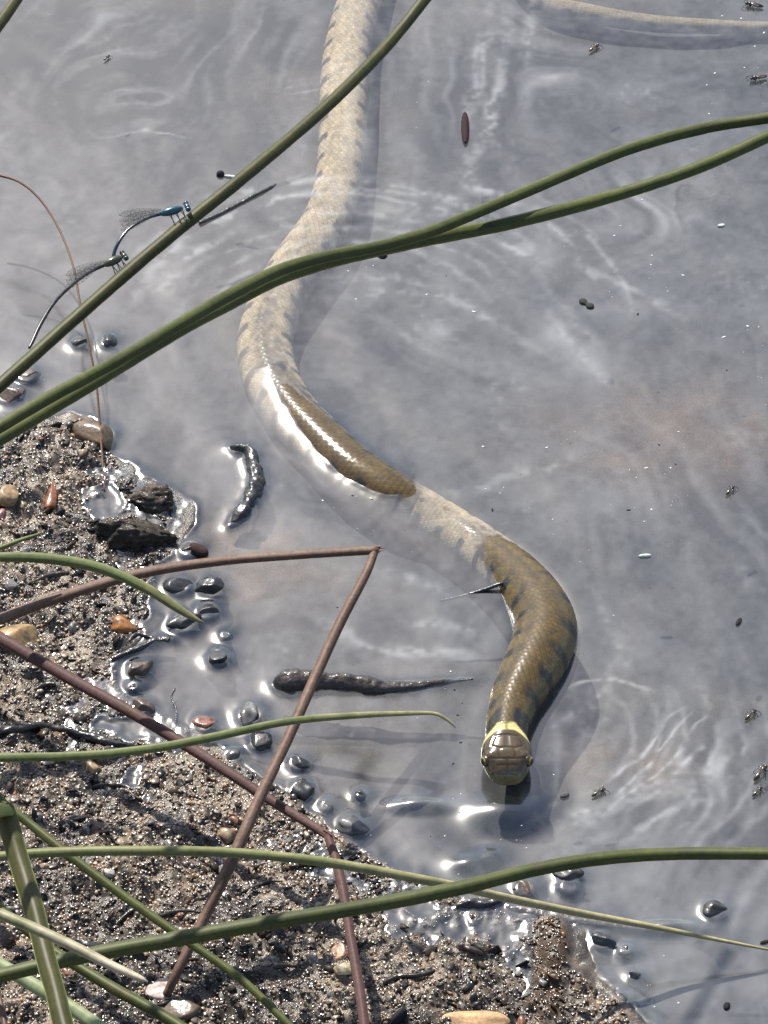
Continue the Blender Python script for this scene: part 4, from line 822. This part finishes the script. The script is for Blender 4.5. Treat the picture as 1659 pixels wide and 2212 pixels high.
for k, (a, b, t0, t1) in enumerate(((470, 300, 15, 172), (430, 262, 25, 168), (395, 232, 10, 160), (350, 200, 20, 178), (520, 330, 30, 120), (300, 170, 30, 170), (570, 370, 12, 70), (620, 410, 5, 50))):
    tt_ = np.radians(np.linspace(t0, t1, 12)); thread([(735 + a * math.cos(q) + 10 * math.sin(3 * q + k), 720 - b * math.sin(q)) for q in tt_], .26, .0016)
for k in range(7):
    tt_ = np.radians(np.linspace(-62 + 3 * k, 38 - 5 * k, 9)); a = 230 + 58 * k; thread([(1140 + a * math.cos(q), 1590 - .62 * a * math.sin(q)) for q in tt_], .24, .0013)
for px, py, a, b, am in ((945, 712, .006, .006, .3), (1200, 730, .007, .012, .28), (1270, 790, .011, .013, .28), (1180, 560, .006, .012, .2), (1330, 670, .016, .006, .15), (1250, 1080, .028, .014, .14), (950, 1735, .018, .004, .30), (1560, 2100, .05, .06, .16), (1380, 2150, .03, .05, .10)):  # the long thin patch left of the chin is a sun-glint streak painted as film
    p = at(px, py); F_ += am * np.exp(-((X - p[0]) / a) ** 2 - ((Y - p[1]) / b) ** 2 + .8 * fbm(X, Y, .012, 491, 3)).clip(0, 1)
F_ *= 1 - .75 * np.where(hS > 0, np.exp(-np.maximum(sd_, 0) / .0035), 0)
hd0 = Cc[-1, :2] + np.array([0, -.012]); F_ *= 1 - .8 * np.exp(-(((X - hd0[0]) / .012) ** 2 + ((Y - hd0[1]) / .022) ** 2))  # film thinned below the chin to paint in the head's dark reflection
F_ = np.clip(F_, 0, 1)
water = mesh_np('water', np.stack([X, Y, Z], -1).reshape(-1, 3), grid_faces(len(wx), len(wy)), M_water, attrs={'film': F_})
tag(water, 'calm grey pond water with a swirled dusty film', 'water', kind='structure')

# specks of dust and pollen riding on the film
r_ = np.random.default_rng(909); n = 2600; Q = at(r_.uniform(-60, 1720, n), r_.uniform(-60, 2260, n), 0.0)
Q = Q[(ground_h(Q[:, 0], Q[:, 1]) < -.002)]; dq, hq = segdist(Q[:, 0], Q[:, 1], SPt, np.where(half < 0, -.02, half)); Q = Q[(dq > hq + .001) & (r_.random(len(Q)) < smooth(.02, .30, fbm(Q[:, 0], Q[:, 1], .06, 911, 3)))]; n = len(Q)
ii = np.clip(np.searchsorted(wx, Q[:, 0]), 0, len(wx) - 1); jj = np.clip(np.searchsorted(wy, Q[:, 1]), 0, len(wy) - 1); Q[:, 2] = Z[ii, jj] + .00008
V0, F0 = ICO[0]; r = .00012 + .00042 * r_.random(n) ** 3; an = r_.uniform(0, PI, n); el_ = r_.uniform(1, 2.6, n)
J = V0[None] * np.stack([el_, np.ones(n), np.full(n, .35)], 1)[:, None]; ca, sa = np.cos(an)[:, None], np.sin(an)[:, None]
J = np.stack([J[..., 0] * ca - J[..., 1] * sa, J[..., 0] * sa + J[..., 1] * ca, J[..., 2]], -1) * r[:, None, None] + Q[:, None]
cc = np.where(r_.random((n, 1)) < .8, [[.72, .73, .70]], [[.03, .028, .026]]); cc = np.repeat(cc, 12, 0)
o = mesh_np('dust', J.reshape(-1, 3), (F0[None] + (np.arange(n) * 12)[:, None, None]).reshape(-1, 3), M_matte, col=cc); tag(o, 'specks of pale dust riding on the pond film', 'dust', kind='stuff')
